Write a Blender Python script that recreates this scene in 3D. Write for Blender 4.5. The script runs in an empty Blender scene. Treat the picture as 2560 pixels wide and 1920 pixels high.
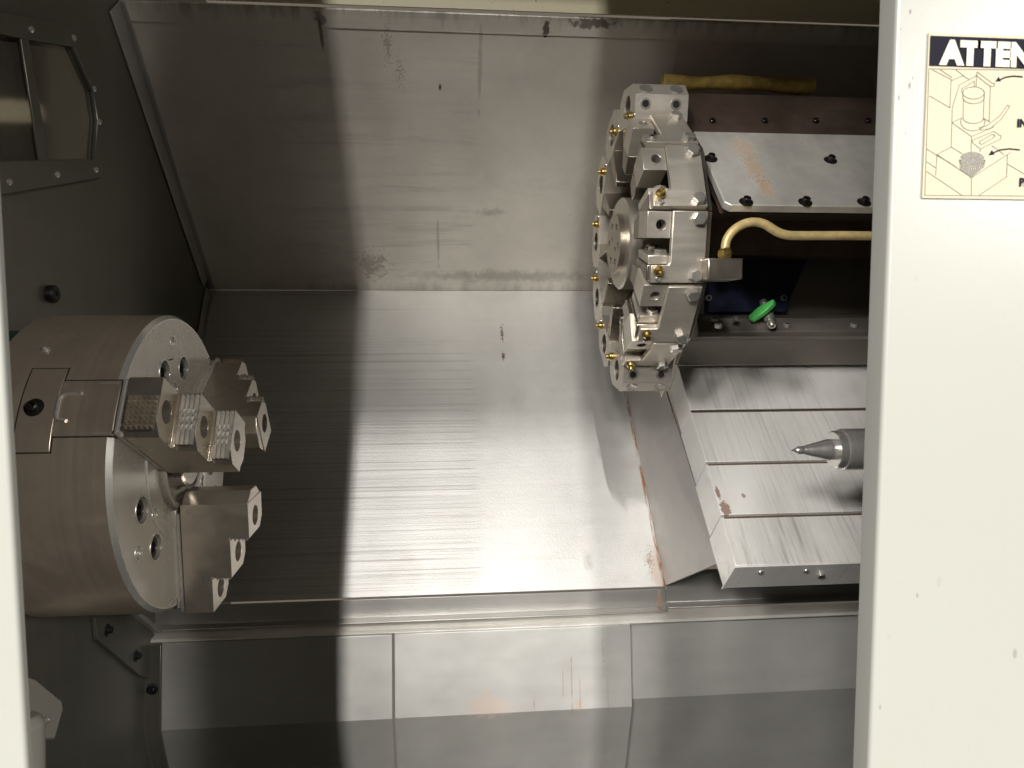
import bpy, bmesh, math, random
from mathutils import Vector, Matrix, Quaternion
from mathutils.geometry import tessellate_polygon
random.seed(7)
SC = bpy.context.scene
COL = SC.collection
R = math.radians

# ------------------------------------------------------------------ camera
FPX = 1775.0                                    # focal length in pixels of a 2560 px wide frame
ROT = Matrix(((0.9961, 0.0094, -0.0876), (-0.0881, 0.0754, -0.9933), (-0.0027, 0.9971, 0.0759)))
ROT = ROT.to_quaternion().normalized().to_matrix()
cam_d = bpy.data.cameras.new("camera")
cam = bpy.data.objects.new("camera", cam_d)
COL.objects.link(cam)
cam_d.sensor_width = 36.0
cam_d.lens = FPX / 2560 * 36.0
cam_d.clip_start = 0.02
cam_d.clip_end = 60
cam.matrix_world = ROT.to_4x4()
cam_d.dof.use_dof = True
cam_d.dof.focus_distance = 0.95
cam_d.dof.aperture_fstop = 32
SC.camera = cam

# ------------------------------------------------------------------ light
world = bpy.data.worlds.new("World")
SC.world = world
world.use_nodes = True
bg = world.node_tree.nodes["Background"]
bg.inputs[0].default_value = (1.0, 0.86, 0.68, 1)
bg.inputs[1].default_value = 0.14


def area(name, loc, target, sx, sy, power, col=(1, 0.965, 0.91)):
    d = bpy.data.lights.new(name, 'AREA')
    d.shape = 'RECTANGLE'
    d.size = sx
    d.size_y = sy
    d.energy = power
    d.color = col
    o = bpy.data.objects.new(name, d)
    COL.objects.link(o)
    o.location = loc
    o.rotation_euler = (Vector(target) - Vector(loc)).to_track_quat('-Z', 'Y').to_euler()
    return o


# fluorescent fixtures overhead, running away from the machine, front left
def fixture(x, y, z, sx, sy, power, slope):
    o = area("ceiling_or_fill_lamp", (x, y, z), (x, y, z - 1), sx, sy, power)
    o.rotation_euler = (0, 0, -math.atan(slope))


# (distance in y, height, bearing past the left door edge, width, length, power)
for fy, fz0, s_, w_, l_, p_ in ((-1.7, 2.24, 0.012, 0.035, 0.30, 55), (-8.0, 1.9, 0.010, 0.26, 1.6, 1750),
                                (-6.0, 1.9, 0.12, 0.5, 1.2, 330), (-4.0, 1.9, 0.28, 0.4, 1.2, 220),
                                (-3.2, 1.9, 0.50, 0.4, 1.2, 260), (-2.6, 1.9, 0.80, 0.4, 1.2, 290)):
    fixture(-0.1665 + s_ * (fy - 0.29), fy, fz0, w_, l_, p_, s_)
fixture(2.38, -2.5, 1.0, 0.3, 1.2, 380, -0.85)       # added fill lamp at right to brighten the chuck
SC.cycles.max_bounces = 7
SC.cycles.diffuse_bounces = 3
SC.cycles.glossy_bounces = 4
SC.view_settings.view_transform = 'Standard'
SC.view_settings.look = 'None'
SC.view_settings.exposure = 0.16
SC.view_settings.gamma = 1.0
SC.view_settings.use_curve_mapping = False


# ------------------------------------------------------------------ pixel -> place helpers
def ray(px, py):
    return ROT @ Vector(((px - 1280) / FPX, -(py - 960) / FPX, -1.0))


def PY(px, py, y):
    d = ray(px, py)
    return d * (y / d.y)


def PX(px, py, x):
    d = ray(px, py)
    return d * (x / d.x)


def PP(px, py, p, n):
    d = ray(px, py)
    n = Vector(n)
    return d * (Vector(p).dot(n) / d.dot(n))


# ------------------------------------------------------------------ materials
class NT:
    def __init__(s, name):
        s.m = bpy.data.materials.new(name)
        s.m.use_nodes = True
        s.t = s.m.node_tree
        s.b = s.t.nodes["Principled BSDF"]
        s.pos = s.t.nodes.new("ShaderNodeNewGeometry").outputs["Position"]
        s.cache = {}
        s._xyz = None

    def new(s, typ, **kw):
        n = s.t.nodes.new(typ)
        for k, v in kw.items():
            setattr(n, k, v)
        return n

    def put(s, sock, v):
        if hasattr(v, "is_output"):
            s.t.links.new(v, sock)
        else:
            sock.default_value = v

    def math(s, op, a, b=0.0, c=None, clamp=False):
        n = s.new("ShaderNodeMath", operation=op, use_clamp=clamp)
        s.put(n.inputs[0], a)
        s.put(n.inputs[1], b)
        if c is not None:
            s.put(n.inputs[2], c)
        return n.outputs[0]

    def vmath(s, op, a, b=None):
        n = s.new("ShaderNodeVectorMath", operation=op)
        s.put(n.inputs[0], a)
        if b is not None:
            s.put(n.inputs[1], b)
        return n.outputs["Value"] if op in ("LENGTH", "DOT_PRODUCT") else n.outputs[0]

    def noise(s, scale=(1, 1, 1), detail=3, rough=0.55, dist=0.0, vec=None):
        key = (tuple(scale), detail, rough, dist)
        if vec is None and key in s.cache:
            return s.cache[key]
        r = s._noise(scale, detail, rough, dist, vec)
        if vec is None:
            s.cache[key] = r
        return r

    def _noise(s, scale, detail, rough, dist, vec):
        v = s.vmath('MULTIPLY', vec if vec is not None else s.pos, Vector(scale))
        n = s.new("ShaderNodeTexNoise")
        s.put(n.inputs["Vector"], v)
        n.inputs["Scale"].default_value = 1.0
        n.inputs["Detail"].default_value = detail
        n.inputs["Roughness"].default_value = rough
        n.inputs["Distortion"].default_value = dist
        return n.outputs[0]

    def ramp(s, v, a, b, lo=0.0, hi=1.0, smooth=True):
        n = s.new("ShaderNodeMapRange", interpolation_type='SMOOTHSTEP' if smooth else 'LINEAR')
        s.put(n.inputs[0], v)
        n.inputs[1].default_value = a
        n.inputs[2].default_value = b
        n.inputs[3].default_value = lo
        n.inputs[4].default_value = hi
        return n.outputs[0]

    def mix(s, f, a, b):
        n = s.new("ShaderNodeMix", data_type='RGBA')
        s.put(n.inputs[0], f)
        s.put(n.inputs[6], a if hasattr(a, "is_output") else (*a[:3], 1))
        s.put(n.inputs[7], b if hasattr(b, "is_output") else (*b[:3], 1))
        return n.outputs[2]

    def fmix(s, f, a, b):
        n = s.new("ShaderNodeMix", data_type='FLOAT')
        s.put(n.inputs[0], f)
        s.put(n.inputs[2], a)
        s.put(n.inputs[3], b)
        return n.outputs[0]

    def xyz(s):
        if s._xyz is None:
            n = s.new("ShaderNodeSeparateXYZ")
            s.put(n.inputs[0], s.pos)
            s._xyz = n.outputs
        return s._xyz

    def blob(s, c, r, soft=0.5, amt=0.8, nscale=60, thin=0.0):
        d = s.vmath('SUBTRACT', s.pos, Vector(c))
        d = s.vmath('MULTIPLY', d, Vector((1 / r[0], 1 / r[1], 1 / r[2])))
        l = s.vmath('LENGTH', d)
        nscale = min((60, 110, 220, 340), key=lambda q: abs(q - nscale))
        n = s.noise((nscale,) * 3, 3, 0.65)
        l = s.math('ADD', l, s.math('MULTIPLY', s.math('SUBTRACT', n, 0.5), amt * 2))
        if thin:
            l = s.math('ADD', l, thin)
        return s.ramp(l, 1.0, 1.0 - soft)

    def bump(s, h, strength, dist=0.001, prev=None):
        n = s.new("ShaderNodeBump")
        n.inputs["Strength"].default_value = strength
        n.inputs["Distance"].default_value = dist
        s.put(n.inputs["Height"], h)
        if prev is not None:
            s.put(n.inputs["Normal"], prev)
        return n.outputs[0]

    def out(s, color, rough, metal, normal=None, spec=None):
        s.put(s.b.inputs["Base Color"], color if hasattr(color, "is_output") else (*color[:3], 1))
        s.put(s.b.inputs["Roughness"], rough)
        s.put(s.b.inputs["Metallic"], metal)
        if normal is not None:
            s.put(s.b.inputs["Normal"], normal)
        if spec is not None:
            s.b.inputs["Specular IOR Level"].default_value = spec
        return s.m


def steel(name, base=(0.56, 0.545, 0.52), rough=0.34, streak=(3, 160, 160), samt=0.10, mott=0.12, grain=0.06,
          dirt=0.25, marks=(), wear=None, metal=0.92, dirtcol=(0.16, 0.11, 0.075), gscale=700, dent=0.0, dscale=(9, 9, 9), vary=0.10):
    """brushed sheet steel: streaks, mottling, grain, dirt specks and hand-placed marks"""
    t = NT(name)
    rough += ROUGHER
    metal *= METALLER
    st = t.noise(streak, 3, 0.6)
    lo = t.noise((7, 7, 7), 4, 0.6, 0.6)
    mid = t.noise((38, 38, 38), 4, 0.65, 0.3)
    fac = t.math('MULTIPLY_ADD', t.math('SUBTRACT', st, 0.5), samt * 2.2, 1.0)
    fac = t.math('ADD', fac, t.math('MULTIPLY', t.math('SUBTRACT', lo, 0.5), mott * 2))
    fac = t.math('ADD', fac, t.math('MULTIPLY', t.math('SUBTRACT', mid, 0.5), mott))
    rnd = t.new("ShaderNodeObjectInfo").outputs["Random"]
    fac = t.math('MULTIPLY', fac, t.math('MULTIPLY_ADD', rnd, vary, 1.0 - vary * 0.5))
    sc = t.new("ShaderNodeVectorMath", operation='SCALE')
    sc.inputs[0].default_value = base
    t.put(sc.inputs["Scale"], fac)
    col = sc.outputs[0]
    rg = t.math('MULTIPLY_ADD', t.math('SUBTRACT', st, 0.5), samt * 1.2, rough)
    rg = t.math('ADD', rg, t.math('MULTIPLY', t.math('SUBTRACT', lo, 0.5), 0.16))
    hgt = t.math('ADD', t.math('MULTIPLY', st, 0.5), t.math('MULTIPLY', t.noise((gscale,) * 3, 2, 0.5), 0.7))
    nrm = t.bump(hgt, grain, 0.0006)
    if dent:
        nrm = t.bump(t.noise(dscale, 2, 0.4), dent, 0.004, nrm)
    met = metal
    if wear is not None:
        # scored band: long scratches rubbed along one direction inside a mask
        msk, wsc, amt = wear(t)
        w = t.noise(wsc, 5, 0.75)
        ww = t.math('MULTIPLY', msk, t.ramp(w, 0.50, 0.66))
        wl = t.math('MULTIPLY', msk, t.ramp(w, 0.47, 0.33))
        col = t.mix(t.math('MULTIPLY', ww, amt), col, (base[0] * 0.55, base[1] * 0.54, base[2] * 0.52))
        col = t.mix(t.math('MULTIPLY', wl, amt * 0.6), col, (base[0] * 1.25, base[1] * 1.25, base[2] * 1.25))
        rg = t.math('ADD', rg, t.math('MULTIPLY', ww, 0.10))
        nrm = t.bump(t.math('MULTIPLY', w, msk), 0.25, 0.0008, nrm)
    if dirt:
        sp = t.noise((120, 120, 120), 5, 0.7, 0.5)
        dm = t.math('MULTIPLY', t.ramp(sp, 0.66, 0.74), t.ramp(t.noise((11, 11, 11), 3), 0.48, 0.66))
        sm = t.ramp(t.noise((5, 5, 9), 5, 0.7, 1.0), 0.52, 0.75)
        dm = t.math('MAXIMUM', t.math('MULTIPLY', dm, min(1, dirt * 2.2)), t.math('MULTIPLY', sm, dirt * 0.55))
        col = t.mix(dm, col, dirtcol)
        rg = t.math('ADD', rg, t.math('MULTIPLY', dm, 0.2))
        met = t.math('SUBTRACT', metal, t.math('MULTIPLY', dm, 0.5))
    for (mk, mcol, mr) in marks:
        k = mk(t)
        col = t.mix(k, col, mcol)
        rg = t.fmix(k, rg, mr)
        met = t.fmix(k, met, 0.15)
    return t.out(col, rg, met, nrm)


def paint(name, base, rough=0.4, var=0.05, chips=0.0, spec=0.5, smudge=(0.20, 0.17, 0.13), marks=()):
    t = NT(name)
    lo = t.noise((4, 4, 4), 5, 0.65, 0.8)
    col = t.mix(t.math('MULTIPLY', t.ramp(lo, 0.45, 0.8), var * 4), base, (base[0] * .86, base[1] * .84, base[2] * .76))
    if chips:
        sp = t.noise((190, 190, 120), 3, 0.6, 0.4)
        cm = t.math('MULTIPLY', t.ramp(sp, 0.685, 0.72), chips)
        col = t.mix(cm, col, smudge)
        sc = t.noise((60, 60, 7), 4, 0.7, 0.3)
        col = t.mix(t.math('MULTIPLY', t.ramp(sc, 0.62, 0.80), 0.22 * chips), col, smudge)
    for mk in marks:
        col = t.mix(mk(t), col, (0.07, 0.05, 0.06))
    rg = t.math('MULTIPLY_ADD', t.math('SUBTRACT', lo, 0.5), 0.2, rough)
    nrm = t.bump(t.noise((260, 260, 260), 2), 0.05, 0.0006)
    return t.out(col, rg, 0.0, nrm, spec)


def plain(name, col, rough=0.5, metal=0.0, var=0.15, scale=40):
    t = NT(name)
    n = t.noise((scale,) * 3, 4, 0.65, 0.4)
    c = t.mix(t.ramp(n, 0.35, 0.7), [v * (1 - var) for v in col], [min(1, v * (1 + var)) for v in col])
    return t.out(c, t.math('MULTIPLY_ADD', t.math('SUBTRACT', n, 0.5), 0.25, rough), metal,
                 t.bump(t.noise((600,) * 3, 2), 0.06, 0.0005))


ROUGHER, METALLER = 0.08, 0.88
RUST = (0.30, 0.145, 0.06)
PALE_RUST = (0.48, 0.33, 0.25)
GRIME = (0.055, 0.040, 0.028)
M = {}
M['black'] = plain('black_oxide', (0.022, 0.020, 0.019), 0.38, 0.6)
M['hole_shade'] = plain('painted_hole_shade', (0.010, 0.009, 0.008), 0.8)  # near-black colour standing in for shade inside holes and gaps
M['bolt'] = steel('bolt_zinc', (0.58, 0.56, 0.52), 0.20, (40, 40, 40), 0.05, 0.08, 0.05, 0.12, gscale=900)
M['brass'] = plain('brass', (0.58, 0.42, 0.15), 0.30, 0.95, 0.2, 160)
M['brass_hose'] = plain('brass_hose', (0.62, 0.475, 0.22), 0.42, 0.25, 0.12, 90)
M['green'] = plain('green_plastic', (0.08, 0.46, 0.10), 0.35, 0.0, 0.12, 120)
M['navy'] = plain('navy_paint', (0.012, 0.016, 0.045), 0.42, 0.1, 0.3, 30)
M['yellow'] = plain('yellow_tape', (0.34, 0.235, 0.055), 0.55, 0.0, 0.35, 45)
M['cream'] = paint('cream_enamel', (0.252, 0.256, 0.236), 0.33, 0.06, 0.2, marks=[
    (lambda t, p=p, r=r, f=f: t.math('MULTIPLY', t.blob(PY(p[0], p[1], 0.297), (r * 0.45, 0.02, r), amt=0.5, nscale=340, soft=0.5), f))
    for p, r, f in (((2248, 228), 0.0022, 0.8), ((2221, 258), 0.0016, 0.6), ((2249, 48), 0.0014, 0.7), ((2255, 210), 0.0010, 0.6), ((2177, 1748), 0.0016, 0.45), ((2268, 1475), 0.0016, 0.45), ((2238, 345), 0.001, 0.5),
                    ((2507, 1618), 0.0030, 0.35), ((2321, 1440), 0.0030, 0.12), ((2212, 320), 0.0008, 0.5), ((2226, 90), 0.0008, 0.5))])
M['cream_in'] = paint('cream_enamel_inside', (0.72, 0.66, 0.46), 0.45, 0.08, 0.8)
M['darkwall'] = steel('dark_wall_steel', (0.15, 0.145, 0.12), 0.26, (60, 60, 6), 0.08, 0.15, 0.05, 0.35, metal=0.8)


# ------------------------------------------------------------------ mesh building
class Fr:
    """a frame: origin + three axes"""

    def __init__(s, o=(0, 0, 0), u=(1, 0, 0), v=(0, 1, 0), w=(0, 0, 1)):
        s.o, s.u, s.v, s.w = Vector(o), Vector(u), Vector(v), Vector(w)

    def __call__(s, a, b, c=0.0):
        return s.o + s.u * a + s.v * b + s.w * c

    @staticmethod
    def along(o, w):
        w = Vector(w).normalized()
        u = w.orthogonal().normalized()
        if abs(w.x) < 0.9:
            u = (Vector((1, 0, 0)) - w * w.x).normalized()
        return Fr(o, u, w.cross(u), w)


WF = Fr()


class MB:
    def __init__(s):
        s.v, s.f = [], []

    def add(s, vs, fs):
        n = len(s.v)
        s.v += [Vector(p) for p in vs]
        s.f += [tuple(i + n for i in q) for q in fs]
        return s

    def box(s, x0, x1, y0, y1, z0, z1, fr=WF):
        vs = [fr(x, y, z) for x in (x0, x1) for y in (y0, y1) for z in (z0, z1)]
        return s.add(vs, [(0, 1, 3, 2), (4, 6, 7, 5), (0, 4, 5, 1), (2, 3, 7, 6), (0, 2, 6, 4), (1, 5, 7, 3)])

    def prism(s, outer, a, b, fr=WF, holes=(), caps=(True, True)):
        """polygon in (u,v) with holes, extruded from w=a to w=b"""
        loops = [[Vector((p[0], p[1], 0)) for p in L] for L in [outer] + list(holes)]
        flat = [p for L in loops for p in L]
        n = len(flat)
        vs = [fr(p.x, p.y, a) for p in flat] + [fr(p.x, p.y, b) for p in flat]
        fs = []
        if len(loops) == 1:
            q = list(range(n))
            if caps[0]:
                fs.append(tuple(reversed(q)))
            if caps[1]:
                fs.append(tuple(i + n for i in q))
        else:
            for tri in tessellate_polygon(loops):
                if caps[0]:
                    fs.append(tuple(reversed(tri)))
                if caps[1]:
                    fs.append(tuple(i + n for i in tri))
        k = 0
        for L in loops:
            m = len(L)
            for i in range(m):
                j = (i + 1) % m
                fs.append((k + i, k + j, k + j + n, k + i + n))
            k += m
        return s.add(vs, fs)

    def lathe(s, prof, fr, n=32, closed=False):
        """profile of (radius, height along w)"""
        vs, fs = [], []
        m = len(prof)
        for i in range(n):
            t = 2 * math.pi * i / n
            for (r, h) in prof:
                vs.append(fr(r * math.cos(t), r * math.sin(t), h))
        for i in range(n):
            j = (i + 1) % n
            for k in range(m - 1 + (1 if closed else 0)):
                k2 = (k + 1) % m
                fs.append((i * m + k, j * m + k, j * m + k2, i * m + k2))
        return s.add(vs, fs)

    def tube(s, pts, r, n=12, cap=True):
        pts = [Vector(p) for p in pts]
        vs, fs = [], []
        up = None
        for i, p in enumerate(pts):
            d = (pts[min(i + 1, len(pts) - 1)] - pts[max(i - 1, 0)]).normalized()
            if up is None:
                up = d.orthogonal().normalized()
            up = (up - d * up.dot(d)).normalized()
            sd = d.cross(up)
            rr = r[i] if isinstance(r, (list, tuple)) else r
            for k in range(n):
                t = 2 * math.pi * k / n
                vs.append(p + up * (rr * math.cos(t)) + sd * (rr * math.sin(t)))
        for i in range(len(pts) - 1):
            for k in range(n):
                k2 = (k + 1) % n
                fs.append((i * n + k, i * n + k2, (i + 1) * n + k2, (i + 1) * n + k))
        if cap:
            fs.append(tuple(range(n)))
            fs.append(tuple((len(pts) - 1) * n + k for k in range(n)))
        return s.add(vs, fs)

    def sheet(s, prof, x0, x1, th, xs=1):
        """bent sheet: profile of (y,z) points extruded along x, thickness th to the back"""
        P = [Vector((0, a, b)) for a, b in prof]
        nr = []
        for i in range(len(P)):
            a = (P[i] - P[i - 1]).normalized() if i else None
            b = (P[i + 1] - P[i]).normalized() if i + 1 < len(P) else None
            d = (a or b) if (a is None or b is None) else (a + b).normalized()
            k = 1.0 if (a is None or b is None) else 1 / max(0.35, d.dot(a))
            nr.append(Vector((0, -d.z, d.y)) * k)
        Q = [p + q * th for p, q in zip(P, nr)]
        ring = P + Q[::-1]
        m = len(ring)
        vs, fs = [], []
        for i in range(xs + 1):
            x = x0 + (x1 - x0) * i / xs
            vs += [Vector((x, p.y, p.z)) for p in ring]
        for i in range(xs):
            for k in range(m):
                k2 = (k + 1) % m
                fs.append((i * m + k, i * m + k2, (i + 1) * m + k2, (i + 1) * m + k))
        h = len(P)
        for e in (0, xs):
            for k in range(h - 1):
                fs.append((e * m + k, e * m + k + 1, e * m + m - 2 - k, e * m + m - 1 - k))
        return s.add(vs, fs)


def mesh_of(name, mb, angle=32, off=None):
    bm = bmesh.new()
    vv = [bm.verts.new(p - off if off else p) for p in mb.v]
    for q in mb.f:
        try:
            bm.faces.new([vv[i] for i in q])
        except ValueError:
            pass
    bmesh.ops.remove_doubles(bm, verts=bm.verts, dist=1e-6)
    bmesh.ops.recalc_face_normals(bm, faces=bm.faces)
    me = bpy.data.meshes.new(name)
    bm.to_mesh(me)
    bm.free()
    for p in me.polygons:
        p.use_smooth = True
    me.set_sharp_from_angle(angle=R(angle))
    return me


def wloc(o):
    v = Vector((0, 0, 0))
    while o is not None:
        v += o.location
        o = o.parent
    return v


def obj(name, mb, mat, parent=None, bevel=0.0, local=False, angle=32, segs=2, base=None):
    """one mesh object; world coordinates unless local. base = origin for a top-level mesh"""
    off = None
    if not local:
        off = wloc(parent) if parent else (Vector(base) if base else None)
    me = mesh_of(name, mb, angle, off)
    o = bpy.data.objects.new(name, me)
    COL.objects.link(o)
    o.parent = parent
    if base is not None and parent is None:
        o.location = base
    me.materials.append(M[mat] if isinstance(mat, str) else mat)
    if bevel:
        b = o.modifiers.new("bevel", 'BEVEL')
        b.width = bevel
        b.segments = segs
        b.limit_method = 'ANGLE'
        b.angle_limit = R(34)
        b.harden_normals = False
    return o


def link(name, me, parent, loc, rot=None, local=False, mods=None):
    """another object sharing mesh data; loc in world unless local"""
    o = bpy.data.objects.new(name, me)
    COL.objects.link(o)
    o.parent = parent
    o.location = Vector(loc) - (wloc(parent) if (parent and not local) else Vector((0, 0, 0)))
    if rot is not None:
        o.rotation_mode = 'QUATERNION'
        o.rotation_quaternion = rot
    return o


def thing(name, label, cat, loc=(0, 0, 0), group=None, kind=None):
    o = bpy.data.objects.new(name, None)
    COL.objects.link(o)
    o.location = loc
    o.empty_display_size = 0.02
    return tag(o, label, cat, group, kind)


def tag(o, label=None, cat=None, group=None, kind=None):
    if label:
        o['label'] = label
    if cat:
        o['category'] = cat
    if group:
        o['group'] = group
    if kind:
        o['kind'] = kind
    return o


def ell(cx, cy, rx, ry=None, n=24, a0=0.0):
    ry = rx if ry is None else ry
    return [(cx + rx * math.cos(a0 + 2 * math.pi * i / n), cy + ry * math.sin(a0 + 2 * math.pi * i / n)) for i in range(n)]


def turned(d, spin=0.0):
    """rotation taking +Z to direction d"""
    q = Vector((0, 0, 1)).rotation_difference(Vector(d).normalized())
    return q @ Quaternion((0, 0, 1), spin)


# shared fastener meshes (axis +Z, base at z=0)
def fastener(name, prof, n, mat, extra=None, dark=0.0):
    mb = MB()
    mb.lathe(prof, WF, n)
    if extra:
        extra(mb)
    me = mesh_of(name, mb, 30)
    me.materials.append(M[mat])
    if dark:
        me.materials.append(M['hole_shade'])  # socket interior coloured near-black for its shade
        for p in me.polygons:
            c = p.center
            if math.hypot(c.x, c.y) < dark:
                p.material_index = 1
    return me


HEX = fastener('hex_head', [(0, 0), (0.0086, 0), (0.0086, 0.0012), (0.0078, 0.0013), (0.0078, 0.0058), (0.0066, 0.0066), (0, 0.0066)], 6, 'bolt')
HEXS = fastener('hex_head_small', [(0, 0), (0.0062, 0), (0.0062, 0.0046), (0.0053, 0.0053), (0, 0.0053)], 6, 'bolt')
SOCK = fastener('socket_screw', [(0, 0), (0.0046, 0), (0.0046, 0.0040), (0.0042, 0.0044), (0.0026, 0.0044), (0.0026, 0.0015), (0, 0.0015)], 20, 'bolt', dark=0.0027)
BUTTON = fastener('button_screw', [(0, 0), (0.0040, 0), (0.0037, 0.0012), (0.0022, 0.0024), (0.0013, 0.0024), (0.0013, 0.001), (0, 0.001)], 18, 'bolt')
CAPB = fastener('cap_screw_black', [(0, 0), (0.0082, 0), (0.0080, 0.0006), (0.0052, 0.0014), (0.0046, 0.0014), (0.0044, 0.0060), (0.0039, 0.0064), (0.0024, 0.0064), (0.0024, 0.003), (0, 0.003)], 24, 'black')
SETS = fastener('set_screw_ring', [(0, 0.0002), (0.0042, 0.0002), (0.0044, 0.0012), (0.0066, 0.0012), (0.0072, 0.0)], 22, 'bolt', dark=0.0043)
CUP = fastener('screw_cup', [(0, 0.0012), (0.0060, 0.0010), (0.0078, 0.0014), (0.0086, 0.0)], 24, 'bolt')
SMALLB = fastener('small_black_screw', [(0, 0), (0.0040, 0), (0.0040, 0.0035), (0.0034, 0.0040), (0.0020, 0.0040), (0.0020, 0.002), (0, 0.002)], 18, 'black')

# =================================================================== SETTING
XL = -0.45                 # headstock side wall
JY, JZ = 1.3986, 0.077     # fold between the back wall and the sloping panel
TY, TZ = 1.0596, 0.4545    # top edge of the back wall
LY, LZ = 1.0945, -0.4147   # front lip of the sloping panel
nA = Vector((0, -0.7442, -0.668))
nB = Vector((0, -0.8504, 0.5262))
JP = Vector((0, JY, JZ))


def onA(px, py):
    return PP(px, py, JP, nA)


def onB(px, py):
    return PP(px, py, JP, nB)


def blobA(px, py, rx, rz, **k):
    c = onA(px, py)
    return lambda t: t.blob(c, (rx, rz * 1.0, rz), **k)


def blobB(px, py, rx, rz, **k):
    c = onB(px, py)
    return lambda t: t.blob(c, (rx, rz, rz), **k)


def dim(fn, f):
    return lambda t: t.math('MULTIPLY', fn(t), f)


def scorchA(t):
    # rubbed, streaky band at the headstock end of the back wall
    x = t.xyz()[0]
    return t.math('MULTIPLY', t.ramp(x, 0.055, 0.035), t.ramp(x, -0.33, -0.2)), (4, 55, 55), 0.35


def scorchB(t):
    x, y, z = t.xyz()
    n = t.noise((1.2, 26, 26), 3, 0.6)
    k = t.math('MULTIPLY', t.ramp(t.math('ADD', x, t.math('MULTIPLY', t.math('SUBTRACT', t.noise((1, 60, 60), 2), 0.5), 0.05)), 0.056, 0.034), t.ramp(t.math('ADD', n, t.ramp(z, 0.05, -0.12, -0.12, 0.12)), 0.44, 0.62))
    return k, (0.8, 360, 360), 0.65


mA = steel('back_wall_steel', (0.74, 0.70, 0.63), 0.33, (9, 9, 5), 0.06, 0.14, 0.05, 0.30, metal=0.55, wear=scorchA, gscale=500, dent=0.35, dscale=(10, 1.5, 1.5), marks=[
    (lambda t: t.math('MULTIPLY', t.ramp(t.math('ADD', t.xyz()[2], t.math('MULTIPLY', t.math('SUBTRACT', t.noise((55, 12, 12), 4, 0.7), 0.5), 0.06)), 0.440, 0.470), 0.6), GRIME, 0.5),
    (lambda t: t.math('MULTIPLY', t.ramp(t.math('ADD', t.xyz()[2], t.math('MULTIPLY', t.math('SUBTRACT', t.noise((55, 12, 12), 4, 0.7), 0.5), 0.05)), 0.098, 0.062), 0.4), GRIME, 0.5),
    (dim(blobA(803, 85, 0.0035, 0.028, amt=0.5, nscale=90), 0.75), GRIME, 0.5),
    (dim(blobA(800, 45, 0.010, 0.012, amt=0.8, nscale=120), 0.6), GRIME, 0.5),
    (dim(blobA(970, 115, 0.014, 0.055, amt=1.6, nscale=340, soft=0.2, thin=0.66), 0.5), GRIME, 0.5),
    (dim(blobA(1000, 180, 0.014, 0.05, amt=1.7, nscale=340, soft=0.2, thin=0.74), 0.5), GRIME, 0.5),
    (dim(blobA(1100, 218, 0.0025, 0.006, amt=0.3), 0.95), (0.012, 0.01, 0.009), 0.5),
    (dim(blobA(1365, 70, 0.006, 0.014, amt=1.0, nscale=260, soft=0.3), 0.9), (0.05, 0.025, 0.015), 0.5),
    (dim(blobA(1480, 55, 0.045, 0.010, amt=1.0, nscale=150, soft=0.4), 0.8), GRIME, 0.5),
    (dim(blobA(1095, 600, 0.003, 0.07, amt=0.7, nscale=60), 0.32), GRIME, 0.5),
    (dim(blobA(930, 660, 0.050, 0.05, amt=1.3, nscale=110, soft=0.5, thin=0.35), 0.5), (0.12, 0.085, 0.05), 0.5),
    (dim(blobA(1230, 530, 0.035, 0.012, amt=0.8, nscale=90, soft=0.9), 0.35), GRIME, 0.5),
    (dim(blobA(1200, 160, 0.004, 0.08, amt=0.7, nscale=60), 0.35), (0.10, 0.06, 0.04), 0.5),
    (dim(blobA(1290, 690, 0.25, 0.02, amt=0.7, nscale=40, soft=0.9), 0.4), GRIME, 0.5),
])
mB = steel('sloping_panel_steel', (0.58, 0.575, 0.56), 0.39, (5, 70, 70), 0.05, 0.12, 0.5, 0.14, wear=scorchB, metal=0.72, gscale=420, dent=0.10, marks=[
    (dim(blobB(1255, 835, 0.005, 0.030, amt=1.4, nscale=340, soft=0.2, thin=0.45), 0.9), GRIME, 0.5),
    (dim(blobB(1258, 890, 0.005, 0.014, amt=1.2, nscale=340, soft=0.2, thin=0.35), 0.9), GRIME, 0.5),
    (dim(blobB(1625, 1400, 0.016, 0.05, amt=1.7, nscale=340, soft=0.2, thin=0.74), 0.6), (0.04, 0.035, 0.03), 0.5),
    (dim(blobB(1640, 1420, 0.020, 0.05, amt=0.9, nscale=70, soft=0.8), 0.5), PALE_RUST, 0.5),
    (dim(blobB(1470, 1400, 0.014, 0.02, amt=0.7, nscale=80, soft=0.9), 0.35), (0.2, 0.18, 0.15), 0.45),
    (lambda t: t.math('MULTIPLY', t.ramp(t.math('ABSOLUTE', t.math('SUBTRACT', t.xyz()[0], t.fmix(t.ramp(t.xyz()[2], -0.41, -0.10, smooth=False), 0.3435, 0.3220))),
                                        0.0050, 0.0015), t.ramp(t.noise((160, 30, 30), 4, 0.7), 0.38, 0.60)), RUST, 0.6),
])
mGuard = steel('chip_guard_steel', (0.50, 0.495, 0.475), 0.40, (6, 60, 60), 0.05, 0.12, 0.06, 0.14, gscale=500, dent=0.5, metal=0.7)
gy = 1.047
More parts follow.
